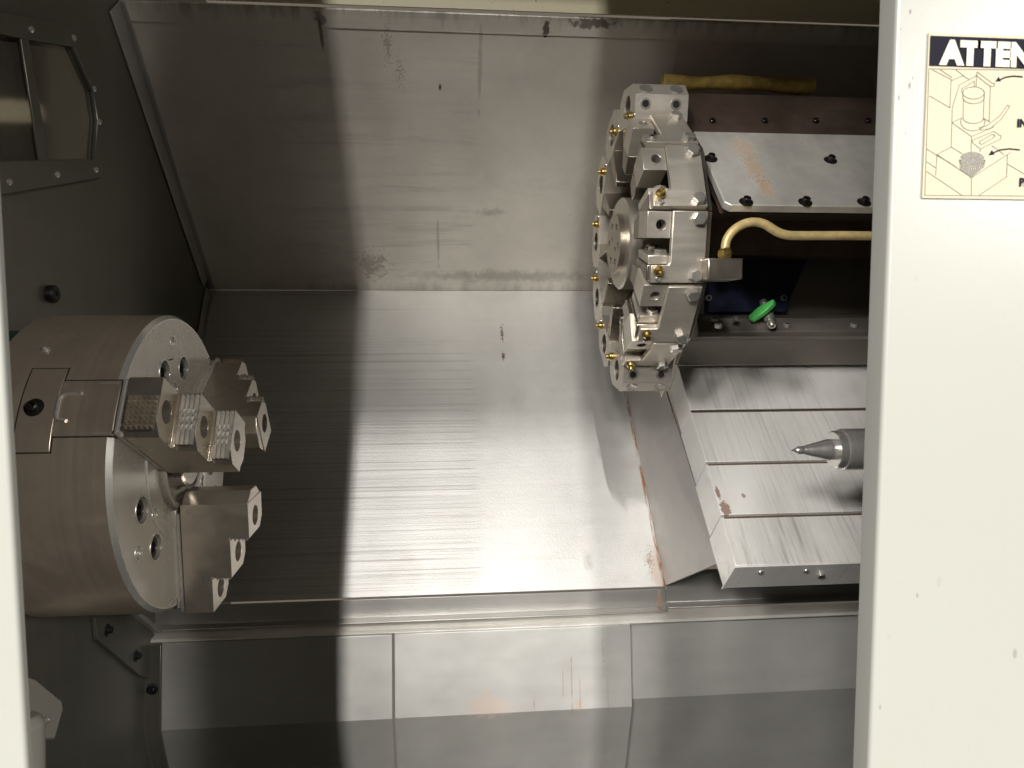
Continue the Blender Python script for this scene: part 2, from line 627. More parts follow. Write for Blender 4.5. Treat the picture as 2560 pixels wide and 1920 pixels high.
mGuardR = steel('rusty_chip_guard_steel', (0.50, 0.495, 0.475), 0.40, (6, 60, 60), 0.05, 0.12, 0.06, 0.14, gscale=500, dent=0.55, metal=0.7, marks=[
    (dim(lambda t: t.blob(PY(1222, 1768, gy), (0.040, 0.03, 0.019), amt=1.0, nscale=110, soft=0.35), 0.40), (0.56, 0.40, 0.32), 0.5),
    (dim(lambda t: t.blob(PY(1215, 1735, gy), (0.010, 0.03, 0.010), amt=1.2, nscale=220, soft=0.35, thin=0.2), 0.45), (0.56, 0.40, 0.32), 0.5),
    (dim(lambda t: t.blob(PY(1448, 1762, gy), (0.010, 0.03, 0.010), amt=0.9, nscale=220, soft=0.5), 0.45), (0.52, 0.36, 0.25), 0.5),
    (dim(lambda t: t.blob(PY(1430, 1715, gy), (0.0014, 0.03, 0.06), amt=1.0, nscale=60, soft=0.4), 0.45), RUST, 0.5),
    (dim(lambda t: t.blob(PY(1450, 1735, gy), (0.0011, 0.03, 0.030), amt=0.9, nscale=60, soft=0.4), 0.45), RUST, 0.5),
    (dim(lambda t: t.blob(PY(1408, 1710, gy), (0.0011, 0.03, 0.03), amt=0.9, nscale=60, soft=0.4), 0.4), RUST, 0.5),
    (dim(lambda t: t.blob(PY(1520, 1740, gy), (0.0011, 0.03, 0.035), amt=0.9, nscale=60, soft=0.4), 0.35), RUST, 0.5),
    (dim(lambda t: t.blob(PY(1510, 1630, gy), (0.0022, 0.03, 0.05), amt=1.5, nscale=220, soft=0.3, thin=0.3), 0.4), (0.25, 0.18, 0.14), 0.5),
    (dim(lambda t: t.blob(PY(1335, 1760, gy), (0.0012, 0.03, 0.012), amt=0.6, nscale=110, soft=0.3), 0.4), RUST, 0.5),
])
mLedge = steel('ledge_steel', (0.78, 0.76, 0.71), 0.33, (4, 120, 120), 0.08, 0.2, 0.06, 0.6, gscale=500, metal=0.5, dirtcol=(0.05, 0.035, 0.025))

# back wall: two sheets with a seam, and the folded hem along the top
E0 = Vector((0, TY - JY, TZ - JZ)).normalized()
bw = MB()
bw.sheet([(JY, JZ), (TY, TZ)], XL, 0.3495, -0.004)
back = tag(obj('back_wall', bw, mA, bevel=0.0008, base=(0, JY, JZ)), 'overhanging stained steel back wall behind the turret', 'wall', kind='structure')
bw = MB().sheet([(JY + 0.0035, JZ + 0.0032), (TY + 0.0035, TZ + 0.0032)], 0.3300, 1.02, -0.003)
obj('wall_sheet', bw, mA, back, 0.0008)
bw = MB().sheet([(TY + 0.0175 - 0.0022, TZ - 0.0195 - 0.0020), (TY - 0.0024, TZ - 0.0020)], XL + 0.002, 1.02, -0.0016)
obj('hem', bw, mA, back, 0.0008)

# sloping panel with its front lip
sp = MB().sheet([(LY, LZ), (JY, JZ)], XL, 0.3455, -0.003)
slope = tag(obj('sloping_panel', sp, mB, bevel=0.0006, base=(0, LY, LZ)), 'bright scored stainless panel sloping down to the chip guards', 'panel', kind='structure')
sp = MB().sheet([(1.081, -0.4497), (LY - 0.0005, -0.4475), (LY - 0.0004, LZ - 0.0035)], XL, 0.3455, -0.002)
mLip = steel('lip_steel', (0.50, 0.49, 0.47), 0.36, (3, 140, 140), 0.07, 0.10, 0.05, 0.15, marks=[
    (dim(lambda t: t.blob(PY(1648, 1500, LY), (0.004, 0.03, 0.022), amt=0.5, nscale=120), 0.8), RUST, 0.6)])
obj('front_lip', sp, mLip, slope, 0.0006)
sp = MB().sheet([(1.083, -0.4450), (LY + 0.0040, -0.4425), (LY + 0.0040, -0.3900)], 0.3470, 1.02, -0.002)
obj('side_lip', sp, mLip, slope, 0.0006)

# ledge under the lip
lg = MB().sheet([(1.0605, -0.4590), (1.0640, -0.4560), (1.0960, -0.4525)], XL, 1.02, -0.003)
tag(obj('ledge', lg, mLedge, bevel=0.0006, base=(0, 1.06, -0.459)), 'narrow grimy steel ledge below the lip of the sloping panel', 'ledge', kind='structure')

# three bent chip guards
for nm, x0, x1, dy, dz, mat, lab in (
        ('chip_guard', XL + 0.022, -0.0905, 0, 0, mGuard, 'left bent steel chip guard, shaded, below the chuck'),
        ('chip_guard', -0.0872, 0.2790, -0.001, 0.001, mGuardR, 'middle bent steel chip guard with rust patch and runs'),
        ('chip_guard', 0.2815, 1.02, 0.012, 0.006, mGuard, 'right bent steel chip guard below the tailstock centre')):
    g = MB().sheet([(1.098 + dy, -0.76 + dz), (1.0455 + dy, -0.5865 + dz), (1.0610 + dy, -0.4625 + dz), (1.0650 + dy, -0.4605 + dz)], x0, x1, -0.0025, 6)
    tag(obj(nm, g, mat, bevel=0.0007, angle=12, base=((x0 + x1) / 2, 1.06, -0.7)), lab, 'guard panel', 'bent chip guards under the ledge')

# headstock side wall
WFr = Fr((XL, 0, 0), (0, 1, 0), (0, 0, 1), (1, 0, 0))


def wl2(px, py, lift=0.0):
    p = PX(px, py, XL + lift)
    return (p.y, p.z)


win_outer = [wl2(-160, -10), wl2(0, 28), wl2(168, 62), wl2(238, 215), wl2(250, 310), wl2(242, 445), wl2(0, 486), wl2(-160, 520)]
win_inner = [wl2(-130, 60), wl2(0, 88), wl2(172, 118), wl2(222, 230), wl2(233, 300), wl2(226, 398), wl2(0, 402), wl2(-130, 410)]
lw = MB().prism([(0.312, -0.95), (1.46, -0.95), (1.46, 0.62), (0.312, 0.62)], -0.006, 0.0, WFr, [win_inner])
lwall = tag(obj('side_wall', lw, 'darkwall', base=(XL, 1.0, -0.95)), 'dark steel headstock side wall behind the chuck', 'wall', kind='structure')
mEdge = steel('edge_trim_steel', (0.46, 0.45, 0.43), 0.35, (20, 20, 20), 0.05, 0.12, 0.05, 0.2)
M['trim'] = mEdge
# angle trim along the corner with the back wall, and along the sloping panel
T0, T1 = Vector((0, TY, TZ)), Vector((0, JY, JZ))
d = (T1 - T0).normalized()
nf = Fr((XL, TY, TZ), d, nA, (1, 0, 0))
L = (T1 - T0).length
tr = MB().prism([(0.0, 0.004), (L - 0.03, 0.004), (L - 0.03, 0.030), (0.0, 0.042)], 0.0006, 0.0035, nf)
tr.prism([(0.0, 0.0005), (L - 0.004, 0.0005), (L - 0.004, 0.0035), (0, 0.0035)], 0.0006, 0.010, nf)
obj('corner_trim', tr, 'trim', lwall, 0.0008)
B0 = Vector((0, LY, LZ))
d = (B0 - T1).normalized()
nf = Fr((XL, JY, JZ), d, nB, (1, 0, 0))
L = (B0 - T1).length
tr = MB().prism([(0.012, 0.001), (L, 0.001), (L, 0.026), (0.012, 0.026)], 0.0006, 0.0035, nf)
tr.prism([(0.012, 0.0005), (L, 0.0005), (L, 0.0035), (0.012, 0.0035)], 0.0040, 0.010, nf)
obj('lower_trim', tr, 'trim', lwall, 0.0008)

# inside roof, far side, floor tray (the enclosure is closed, so light enters by the door opening)
DY = 0.29                                       # door plane
RY, RZ = DY + 0.020, 0.60
rf = MB().sheet([(TY - 0.002, TZ + 0.0035), (TY - 0.002, TZ + 0.05), (TY - 0.05, TZ + 0.058)], -0.448, 1.02, 0.003)
tag(obj('roof_beam', rf, 'cream_in', base=(0, TY, TZ)), 'cream painted beam along the top of the back wall', 'beam', kind='structure')
rf = MB().sheet([(TY - 0.04, TZ + 0.062), (RY + 0.003, RZ)], -0.448, 1.02, 0.003)
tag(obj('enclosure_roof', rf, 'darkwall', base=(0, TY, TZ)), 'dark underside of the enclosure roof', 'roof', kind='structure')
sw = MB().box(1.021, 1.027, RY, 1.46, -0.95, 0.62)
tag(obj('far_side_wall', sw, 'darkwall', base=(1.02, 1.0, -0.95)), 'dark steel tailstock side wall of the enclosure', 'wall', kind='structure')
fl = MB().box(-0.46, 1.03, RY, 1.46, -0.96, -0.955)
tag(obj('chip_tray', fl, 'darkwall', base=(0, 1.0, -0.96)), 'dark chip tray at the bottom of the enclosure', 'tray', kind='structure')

# =================================================================== DOORS
def door(name, label, cat, x_edge, x_far, sgn, dep):
    t = thing(name, label, cat, (x_edge, DY, -0.95))
    # folded skin: front sheet, edge return, rounded corner
    r = 0.0020
    yb = DY + dep
    pts = [(x_far, DY)]
    for i in range(7):
        a = (i / 6) * math.pi / 2
        pts.append((x_edge + sgn * (r - r * math.sin(a)), DY + r - r * math.cos(a)))
    pts += [(x_edge, yb), (x_edge + sgn * 0.010, yb), (x_edge + sgn * 0.010, yb - 0.0010)]
    pts += [(x_edge + sgn * 0.0012, yb - 0.0010), (x_edge + sgn * 0.0012, DY + 0.0022), (x_far, DY + 0.0022)]
    obj('door_skin', MB().prism(pts, -0.95, 0.9), 'cream', t, angle=50)
    return t


door('sliding_door', 'cream sliding door panel at right carrying the attention sticker', 'door', 0.1863, 1.06, 1, 0.0122)
door('door_jamb', 'cream door jamb, a narrow strip at the left edge', 'door jamb', -0.1712, -0.95, -1, 0.0040)
hd = MB().box(-0.95, 1.06, RY - 0.004, RY + 0.002, RZ - 0.002, 0.9)
tag(obj('door_header', hd, 'cream', base=(0, RY, RZ)), 'cream header panel above the door opening', 'header', kind='structure')
sl = MB().box(-0.95, 1.06, RY - 0.004, RY + 0.002, -1.0, -0.55)
tag(obj('door_sill', sl, 'cream', base=(0, RY, -1.0)), 'cream sill panel below the door opening', 'sill', kind='structure')

# =================================================================== CHUCK
CX, CY, CZ = -0.2798, 0.755, -0.1342
CR = 0.150
mChuck = steel('chuck_body_steel', (0.60, 0.50, 0.40), 0.24, (210, 0.25, 0.25), 0.13, 0.30, 0.06, 0.45, metal=0.9, dirtcol=(0.14, 0.08, 0.05))
mFace = steel('chuck_face_steel', (0.50, 0.465, 0.41), 0.20, (60, 60, 60), 0.05, 0.12, 0.05, 0.12, metal=0.8)
mJaw = steel('jaw_steel', (0.62, 0.56, 0.48), 0.22, (90, 20, 90), 0.12, 0.16, 0.08, 0.25, metal=1.05)
mRim = steel('chuck_rim_steel', (0.74, 0.72, 0.68), 0.16, (60, 60, 60), 0.04, 0.08, 0.03, 0.05)
M.update(chuck=mChuck, face=mFace, jaw=mJaw, rim=mRim)
chuck = thing('chuck', 'large steel three-jaw lathe chuck at the left', 'chuck', (CX, CY, CZ))
XF = Fr((0, 0, 0), (0, 1, 0), (0, 0, 1), (1, 0, 0))     # u=Y, v=Z, w=X  (local)
body = MB().lathe([(0.06, -0.116), (CR - 0.005, -0.116), (CR, -0.111), (CR, -0.0042), (0.13, -0.0042)], XF, 128)
obj('chuck_body', body, 'chuck', chuck, local=True)
rim = MB().lathe([(CR, -0.0041), (CR - 0.0036, 0.0), (CR - 0.0048, -0.0001), (CR - 0.0048, -0.0041)], XF, 128, True)
obj('rim_chamfer', rim, 'rim', chuck, local=True)
JA = (152, 32, 272)
holes, scr = [], []
for c in (92, 212, 332):
    for r_, da, rad in ((0.097, 15, 0.0125), (0.097, -15, 0.0125), (0.122, 0, 0.0065), (0.0755, 0, 0.0065)):
        a = R(c + da)
        holes.append(ell(r_ * math.cos(a), r_ * math.sin(a), rad, n=24))
        scr.append((r_ * math.cos(a), r_ * math.sin(a), rad))
holes.append(ell(0, 0, 0.0535, n=64))
fm = MB().prism(ell(0, 0, CR - 0.0048, n=128), -0.020, 0.0, XF, holes)
obj('face_plate', fm, 'face', chuck, 0.0006, local=True)
fm = MB().lathe([(0.002, -0.0195), (0.145, -0.0195)], XF, 48)
obj('face_backing', fm, 'hole_shade', chuck, local=True)
for r_ in (0.0785, 0.0803):
    obj('face_groove', MB().lathe([(r_ - .0005, 0.00005), (r_ - .0003, 0.0007), (r_ + .0003, 0.0007), (r_ + .0005, 0.00005)], XF, 96), 'rim', chuck, local=True)
for y, z, rad in scr:
    k = rad / 0.0125
    mb = MB().lathe([(0.0, -0.007), (0.45 * rad, -0.007), (0.45 * rad, -0.0025), (0.80 * rad, -0.0025), (0.86 * rad, -0.0035), (0.86 * rad, -0.019)],
                    Fr((0, y, z), (0, 1, 0), (0, 0, 1), (1, 0, 0)), 20)
    obj('cap_screw', mb, 'black' if rad > 0.01 else 'bolt', chuck, local=True)
    obj('hole_ring', MB().lathe([(rad, -0.001), (rad, 0.0006), (rad + 0.0012, 0.0006), (rad + 0.0016, 0.00005)],
                                Fr((0, y, z), (0, 1, 0), (0, 0, 1), (1, 0, 0)), 28), 'rim', chuck, local=True)
# centre bore bush with a lip and small screws
cb = MB().lathe([(0.0530, -0.019), (0.0530, -0.004), (0.0490, -0.004), (0.0490, 0.0045), (0.0470, 0.0055), (0.0440, 0.0045), (0.0430, -0.018)], XF, 72)
obj('bore_bush', cb, 'face', chuck, local=True)
cb = MB().lathe([(0.0, 0.012), (0.024, 0.012), (0.026, 0.010), (0.026, -0.010), (0.043, -0.012)], XF, 48)
obj('bore_plug', cb, 'face', chuck, local=True)
for i in range(6):
    a = R(20 + 60 * i)
    link('bush_screw', BUTTON, chuck, (-0.011, 0.0345 * math.cos(a), 0.0345 * math.sin(a)), turned((1, 0, 0)), local=True)
# spindle nose behind the chuck
sn = MB().lathe([(0.0, -0.116), (0.118, -0.1165), (0.118, -0.150), (0.135, -0.151), (0.135, -0.170)], XF, 64)
obj('spindle_nose', sn, plain('dark_green_paint', (0.008, 0.022, 0.014), 0.5), chuck, local=True)
# grub screw on the body
a = R(128)
link('grub_screw', BUTTON, chuck, (-0.076, CR * math.cos(a), CR * math.sin(a)), turned((0, math.cos(a), math.sin(a))), local=True)

# jaw: x axial, y radial, z tangential
HW = 0.0255
prof = [(0.0405, 0.008), (0.0405, 0.0745), (0.0765, 0.0745), (0.0765, 0.0560), (0.0745, 0.0545), (0.0770, 0.0530), (0.1175, 0.0560 - 0.0005), (0.1175, 0.0380), (0.1155, 0.0362),
        (0.1180, 0.0345), (0.1540, 0.0365), (0.1540, 0.008)]
JF = Fr((0, 0, 0), (0, 1, 0), (1, 0, 0), (0, 0, 1))     # u = radial, v = axial, w = tangential


def carve(name, mb, cutters):
    """mesh of mb with the cutters' volumes taken out"""
    tmp = []
    o = bpy.data.objects.new('tmp', mesh_of(name, mb))
    COL.objects.link(o)
    for c in cutters:
        q = bpy.data.objects.new('tmp', mesh_of('tmp', c))
        COL.objects.link(q)
        md = o.modifiers.new('cut', 'BOOLEAN')
        md.operation, md.object, md.solver = 'DIFFERENCE', q, 'EXACT'
        tmp.append(q)
    bpy.context.view_layer.update()
    me = bpy.data.meshes.new_from_object(o.evaluated_get(bpy.context.evaluated_depsgraph_get()))
    me.name = name
    for q in tmp + [o]:
        bpy.data.objects.remove(q)
    for p in me.polygons:
        p.use_smooth = True
    me.set_sharp_from_angle(angle=R(30))
    return me


def jaw_meshes():
    out = []
    # one stepped body: side profile, reliefs in the inner corners, a screw hole through each tread
    prof = [(0.0405, 0.008), (0.0405, 0.0745), (0.0766, 0.0745), (0.0766, 0.0580), (0.0752, 0.0566), (0.0756, 0.0549), (0.0774, 0.0545), (0.0788, 0.0555),
            (0.1176, 0.0555), (0.1176, 0.0386), (0.1162, 0.0372), (0.1166, 0.0355), (0.1184, 0.0351), (0.1198, 0.0360), (0.1540, 0.0360), (0.1540, 0.008)]
    body_ = MB().prism(prof, -HW, HW, JF)
    cut = []
    for r_, h_ in ((0.0595, 0.0745), (0.0985, 0.0555), (0.1369, 0.0360)):
        cut.append(MB().lathe([(0.0, 0.012), (0.0105, 0.012), (0.0105, h_ + 0.004), (0.0, h_ + 0.004)], Fr((0, r_, 0), (0, 1, 0), (0, 0, 1), (1, 0, 0)), 28))
    # far outer corner of every tread is cut away at an angle
    for r_, h0, h_ in ((0.0766, 0.0585, 0.08), (0.1176, 0.0390, 0.0545), (0.1540, 0.004, 0.0350)):
        c_ = 0.011
        cut.append(MB().prism([(r_ - c_, HW + 0.0005), (r_ + 0.0005, HW - c_), (r_ + 0.003, HW + 0.003)], h0, h_ + 0.002, Fr((0, 0, 0), (0, 1, 0), (0, 0, 1), (1, 0, 0))))
    out.append(('jaw_body', carve('jaw_body', body_, cut), 'jaw', 0.0007))
    for (r_, h) in ((0.0595, 0.0225), (0.0985, 0.0225), (0.1369, 0.0185)):
        d = MB().lathe([(0.0, h - .004), (0.005, h - .004), (0.005, h), (0.0090, h), (0.0094, h - 0.001), (0.0094, 0.0125)], Fr((0, r_, 0), (0, 1, 0), (0, 0, 1), (1, 0, 0)), 24)
        out.append(('jaw_screw', d, 'black', 0))
    # chamfer nose pieces: angled cheeks on the treads
    e = MB()
    e.prism([(0.030, -0.010), (0.041, -HW + 0.001), (0.041, HW - 0.001), (0.030, 0.010)], 0.0085, 0.0738, Fr((0, 0, 0), (0, 1, 0), (0, 0, 1), (1, 0, 0)))
    out.append(('jaw_nose', e, 'jaw', 0.0009))
    # master jaw and its serrated edge, proud of the face
    f = MB().box(-0.0185, 0.0030, 0.046, 0.1492, -0.024, 0.024)
    out.append(('master_jaw', f, 'face', 0.0006))
    g = MB()
    n = 46
    for i in range(n):
        y = 0.050 + 0.103 * i / n
        p = 0.103 / n
        g.prism([(y, 0.0031), (y + p, 0.0031), (y + p * 0.5, 0.0078)], -0.0247, 0.0247, Fr((0, 0, 0), (0, 1, 0), (1, 0, 0), (0, 0, 1)))
    g.box(0.0031, 0.0052, 0.050, 0.153, -0.0247, 0.0247)
    out.append(('serration', g, 'rim', 0))
    # pyramid grip on the outer end, ribs on the step risers
    h = MB()
    nx, nz = 6, 7
    x0, x1, z0, z1 = 0.0095, 0.0350, -0.0085, 0.0225
    for i in range(nx):
        for j in range(nz):
            xa, xb = x0 + (x1 - x0) * i / nx, x0 + (x1 - x0) * (i + 1) / nx
            za, zb = z0 + (z1 - z0) * j / nz, z0 + (z1 - z0) * (j + 1) / nz
            h.add([(xa, .1541, za), (xb, .1541, za), (xb, .1541, zb), (xa, .1541, zb), ((xa + xb) / 2, .1585, (za + zb) / 2)],
                  [(0, 1, 4), (1, 2, 4), (2, 3, 4), (3, 0, 4), (0, 1, 2, 3)])
    out.append(('grip_spikes', h, 'jaw', 0))
    for (rr, xa, xb) in ((0.1176, 0.0385, 0.0548), (0.0766, 0.0575, 0.0738)):
        nn = 4
        k = MB()
        for i in range(nn):
            u0 = xa + (xb - xa) * i / nn
            u1 = xa + (xb - xa) * (i + 1) / nn
            um = (u0 + u1) / 2
            # notched rib: alternating crests
            m = 13
            for j in range(m):
                za = -0.0235 + 0.047 * j / m
                zb = -0.0235 + 0.047 * (j + 1) / m
                edge = j < 3 or j > 9
                ht = 0.0034 if (edge or j % 2) else 0.0024
                k.add([(u0, rr, za), (u1, rr, za), (u1, rr, zb), (u0, rr, zb), (um, rr + ht, za), (um, rr + ht, zb)],
                      [(0, 1, 4), (3, 5, 2), (0, 4, 5, 3), (1, 2, 5, 4), (0, 3, 2, 1)])
        out.append(('grip_ribs', k, 'rim', 0))
    # T-shaped end of the master jaw, flush with the rim
    return out


JM = []
for nm, mb, mat, bv in jaw_meshes():
    me = mb if isinstance(mb, bpy.types.Mesh) else mesh_of(nm, mb, 30)
    me.materials.clear()
    me.materials.append(M[mat])
    JM.append((nm, me, bv))
for ang in JA:
    j = bpy.data.objects.new('jaw', JM[0][1])
    COL.objects.link(j)
    j.parent = chuck
    j.rotation_euler = (R(ang), 0, 0)
    bvm = j.modifiers.new('bevel', 'BEVEL')
    bvm.width, bvm.segments, bvm.limit_method, bvm.angle_limit = 0.0009, 2, 'ANGLE', R(34)
    for nm, me, bv in JM:
        if nm == 'jaw_body':
            continue
        o = bpy.data.objects.new(nm, me)
        COL.objects.link(o)
        o.parent = j
        if bv:
            b = o.modifiers.new('bevel', 'BEVEL')
            b.width, b.segments, b.limit_method, b.angle_limit = bv, 2, 'ANGLE', R(34)
    # T-slot end plate curved on the rim
    def rimpatch(a0, a1, x0, x1, rr0, rr1, n=10):
        mb = MB()
        vs, fs = [], []
        for i in range(n + 1):
            a = a0 + (a1 - a0) * i / n
            for (x, r_) in ((x0, rr0), (x1, rr0), (x1, rr1), (x0, rr1)):
                vs.append((x, r_ * math.cos(a), r_ * math.sin(a)))
        for i in range(n):
            for k in range(4):
                k2 = (k + 1) % 4
                fs.append((i * 4 + k, i * 4 + k2, i * 4 + 4 + k2, i * 4 + 4 + k))
        fs += [(0, 1, 2, 3), (n * 4, n * 4 + 1, n * 4 + 2, n * 4 + 3)]
        return mb.add(vs, fs)
    w1 = R(9.6)
    w2 = R(14.5)
    mt = rimpatch(-w2 - 0.008, w2 + 0.008, -0.0782, -0.0468, 0.140, 0.15035)
    obj('slot_gap_shade', mt, 'hole_shade', j, local=True)  # near-black band around the block paints the shade of a gap
    mt = rimpatch(-w1 - 0.008, w1 + 0.008, -0.0467, 0.0002, 0.140, 0.15035)
    obj('slot_gap_shade', mt, 'hole_shade', j, local=True)
    mt = rimpatch(-w2, w2, -0.077, -0.048, 0.140, 0.1511)
    obj('slot_block', mt, 'chuck', j, 0.0005, local=True)
    mt = rimpatch(-w1, w1, -0.0478, 0.0005, 0.140, 0.1508)
    obj('slot_neck', mt, 'chuck', j, 0.0005, local=True)
    pts = []
    for (x, a) in ((-0.030, -4.8), (-0.040, -4.8), (-0.0455, -4.2), (-0.047, -3), (-0.047, 0), (-0.047, 3), (-0.0455, 4.2), (-0.038, 4.6)):
        pts.append((x, 0.1512 * math.cos(R(a)), 0.1512 * math.sin(R(a))))
    obj('lube_groove', MB().tube(pts, 0.0016, 8), 'rim', j, local=True)
    link('slot_screw', CAPB, j, (-0.0655, 0.1505, 0.0), turned((0, 1, 0)), local=True)

# =================================================================== TURRET
TX, TYc, TZc = 0.30, 0.960, 0.1161
mTur = steel('turret_steel', (0.42, 0.375, 0.32), 0.22, (60, 60, 60), 0.12, 0.18, 0.08, 0.45, metal=1.08, vary=0.25)
mPlate = steel('holder_plate_steel', (0.68, 0.63, 0.555), 0.25, (14, 130, 130), 0.14, 0.16, 0.10, 0.40, metal=0.84, vary=0.25, dirtcol=(0.13, 0.10, 0.075))
mDisc = steel('turret_disc_shade_steel', (0.085, 0.072, 0.06), 0.40, (60, 60, 60), 0.06, 0.15, 0.06, 0.4, metal=0.8)  # disc colour darkened to put shade into the pockets between holders
M.update(turret=mTur, plate=mPlate, disc=mDisc)
turret = thing('tool_turret', 'twelve-station steel tool turret with bolted tool holders', 'tool turret', (TX, TYc, TZc))
AX = Fr((0, 0, 0), (0, 1, 0), (0, 0, 1), (1, 0, 0))     # u=Y v=Z w=X
TH = [22 + 30 * k for k in range(12)]
AP = 0.150
ph = [R(180 - t + 15) for t in TH]
rv = AP / math.cos(R(15))
poly = [(rv * math.cos(a), rv * math.sin(a)) for a in sorted([p % (2 * math.pi) for p in ph])]
tb = MB().prism(poly, -0.014, 0.002, AX)
obj('turret_disc', tb, 'disc', turret, 0.001, local=True)
# hub: stacked discs
hb = MB().lathe([(0.0, -0.0690), (0.0590, -0.0690), (0.0610, -0.0670), (0.0610, -0.041), (0.061, -0.012)], AX, 72)
hub = obj('hub', hb, 'plate', turret, local=True)
hc_holes = [ell(0.026 * math.cos(R(60 * i + 10)), 0.026 * math.sin(R(60 * i + 10)), 0.0044, n=14) for i in range(6)]
hc_holes += [ell(0.012 * math.cos(R(180 * i + 40)), 0.012 * math.sin(R(180 * i + 40)), 0.0036, n=14) for i in range(2)]
hc = MB().prism(ell(0, 0, 0.0400, n=64), -0.0765, -0.0691, AX, hc_holes)
obj('hub_cap', hc, 'turret', hub, 0.0008, local=True)
obj('cap_recess', MB().lathe([(0.0, -0.0705), (0.034, -0.0705)], AX, 24), 'black', hub, local=True)

# station-local frame: x = machine X (relative to TX), y = radial, z = downwards along the flat
SF = Fr((0, 0, 0), (1, 0, 0), (0, 0, 1), (0, 1, 0))     # u = x, v = z, w = radial


def rounded(pts):
    return pts


turn_meshes = {}


def add_mesh(key, nm, mb, mat, bv):
    me = mesh_of(nm, mb, 30)
    me.materials.append(M[mat])
    turn_meshes[key] = (nm, me, bv)


# turning holder: L-shaped clamp plate
lp = [(-0.0465, -0.0405), (-0.0060, -0.0405), (-0.0060, 0.0405), (-0.0690, 0.0405), (-0.0690, 0.0205), (-0.0500, 0.0205), (-0.0478, 0.0196), (-0.0465, 0.0172)]
add_mesh('plate', 'clamp_plate', MB().prism(lp, 0.1535, 0.1615, SF), 'plate', 0.0008)
# base slab under the plate
add_mesh('base', 'holder_base', MB().box(-0.0385, 0.0015, 0.1495, 0.1536, -0.0400, 0.0400), 'turret', 0.0006)


def wedge(x0, x1, z0, z1, r0, r1, zi0, zi1):
    """radial block that narrows towards the hub; pierced on its outer end"""
    v = [(x0, r1, z0), (x1, r1, z0), (x1, r1, z1), (x0, r1, z1), (x0, r0, zi0), (x1, r0, zi0), (x1, r0, zi1), (x0, r0, zi1)]
    return MB().add(v, [(0, 1, 2, 3), (4, 7, 6, 5), (0, 4, 5, 1), (1, 5, 6, 2), (2, 6, 7, 3), (3, 7, 4, 0)])


hole = ell(-0.0585, -0.0250, 0.0058, n=20)
blk = MB().prism([(-0.0745, -0.0400), (-0.0470, -0.0400), (-0.0470, -0.0100), (-0.0745, -0.0100)], 0.1200, 0.1565, SF, [hole])
add_mesh('blk', 'stop_block', blk, 'plate', 0.0010)
add_mesh('blk2', 'block_root', wedge(-0.0742, -0.0130, -0.0398, -0.0102, 0.0960, 0.1202, -0.0300, -0.0080), 'turret', 0.0010)
add_mesh('blkh', 'block_hole', MB().lathe([(0.0, 0.138), (0.0056, 0.138)], Fr((-0.0585, 0, -0.0250), (1, 0, 0), (0, 0, 1), (0, 1, 0)), 18), 'hole_shade', 0)
add_mesh('arm', 'arm_block', wedge(-0.0715, -0.0130, 0.0205, 0.0398, 0.1030, 0.1532, 0.0150, 0.0240), 'turret', 0.0010)
add_mesh('wdg', 'clamp_wedge', wedge(-0.0700, -0.0400, 0.0095, 0.0200, 0.1060, 0.1500, 0.0040, 0.0130), 'plate', 0.0010)
noz = MB().lathe([(0.0, 0.0), (0.0056, 0.0), (0.0062, 0.002), (0.0056, 0.0052), (0.0034, 0.0072), (0.0032, 0.0105), (0.0019, 0.0105), (0.0019, 0.006), (0, 0.006)],
                 Fr((-0.0605, 0.1612, 0.0265), (1, 0, 0), (0, 0, 1), (0, 1, 0)), 20)
add_mesh('noz', 'coolant_nozzle', noz, 'brass', 0)
# boring-bar holder: block with a bore along X
sec = [(0.1500, -0.0405), (0.1850, -0.0405), (0.2000, -0.0235), (0.2000, 0.0235), (0.1850, 0.0405), (0.1500, 0.0405)]
bb = MB().prism(sec, -0.0650, 0.0030, AX, [ell(0.1745, 0.0, 0.0150, n=32)])
add_mesh('bore', 'boring_block', bb, 'plate', 0.0012)
add_mesh('bored', 'bore_liner', MB().lathe([(0.0, 0.001), (0.0115, 0.001), (0.0115, -0.040), (0.0149, -0.044), (0.0149, -0.0635)], Fr((0, 0.1745, 0), (0, 1, 0), (0, 0, 1), (1, 0, 0)), 32), 'turret', 0)
add_mesh('root', 'block_root', wedge(-0.0640, -0.0130, -0.0250, -0.0020, 0.0980, 0.1502, -0.0120, -0.0020), 'turret', 0.0010)
nz2 = MB().lathe([(0.0, 0.0), (0.0056, 0.0), (0.0062, 0.002), (0.0056, 0.0052), (0.0034, 0.0072), (0.0032, 0.0105), (0.0019, 0.0105), (0.0019, 0.006), (0, 0.006)],
                 Fr((-0.0648, 0.160, 0.027), (0, 1, 0), (0, 0, -1), (-1, 0, 0)), 20)
add_mesh('noz2', 'coolant_nozzle', nz2, 'brass', 0)


def mesh_child(key, parent):
    nm, me, bv = turn_meshes[key]
    o = bpy.data.objects.new(nm, me)
    COL.objects.link(o)
    o.parent = parent
    if bv:
        b = o.modifiers.new('bevel', 'BEVEL')
        b.width, b.segments, b.limit_method, b.angle_limit = bv, 2, 'ANGLE', R(34)
    return o


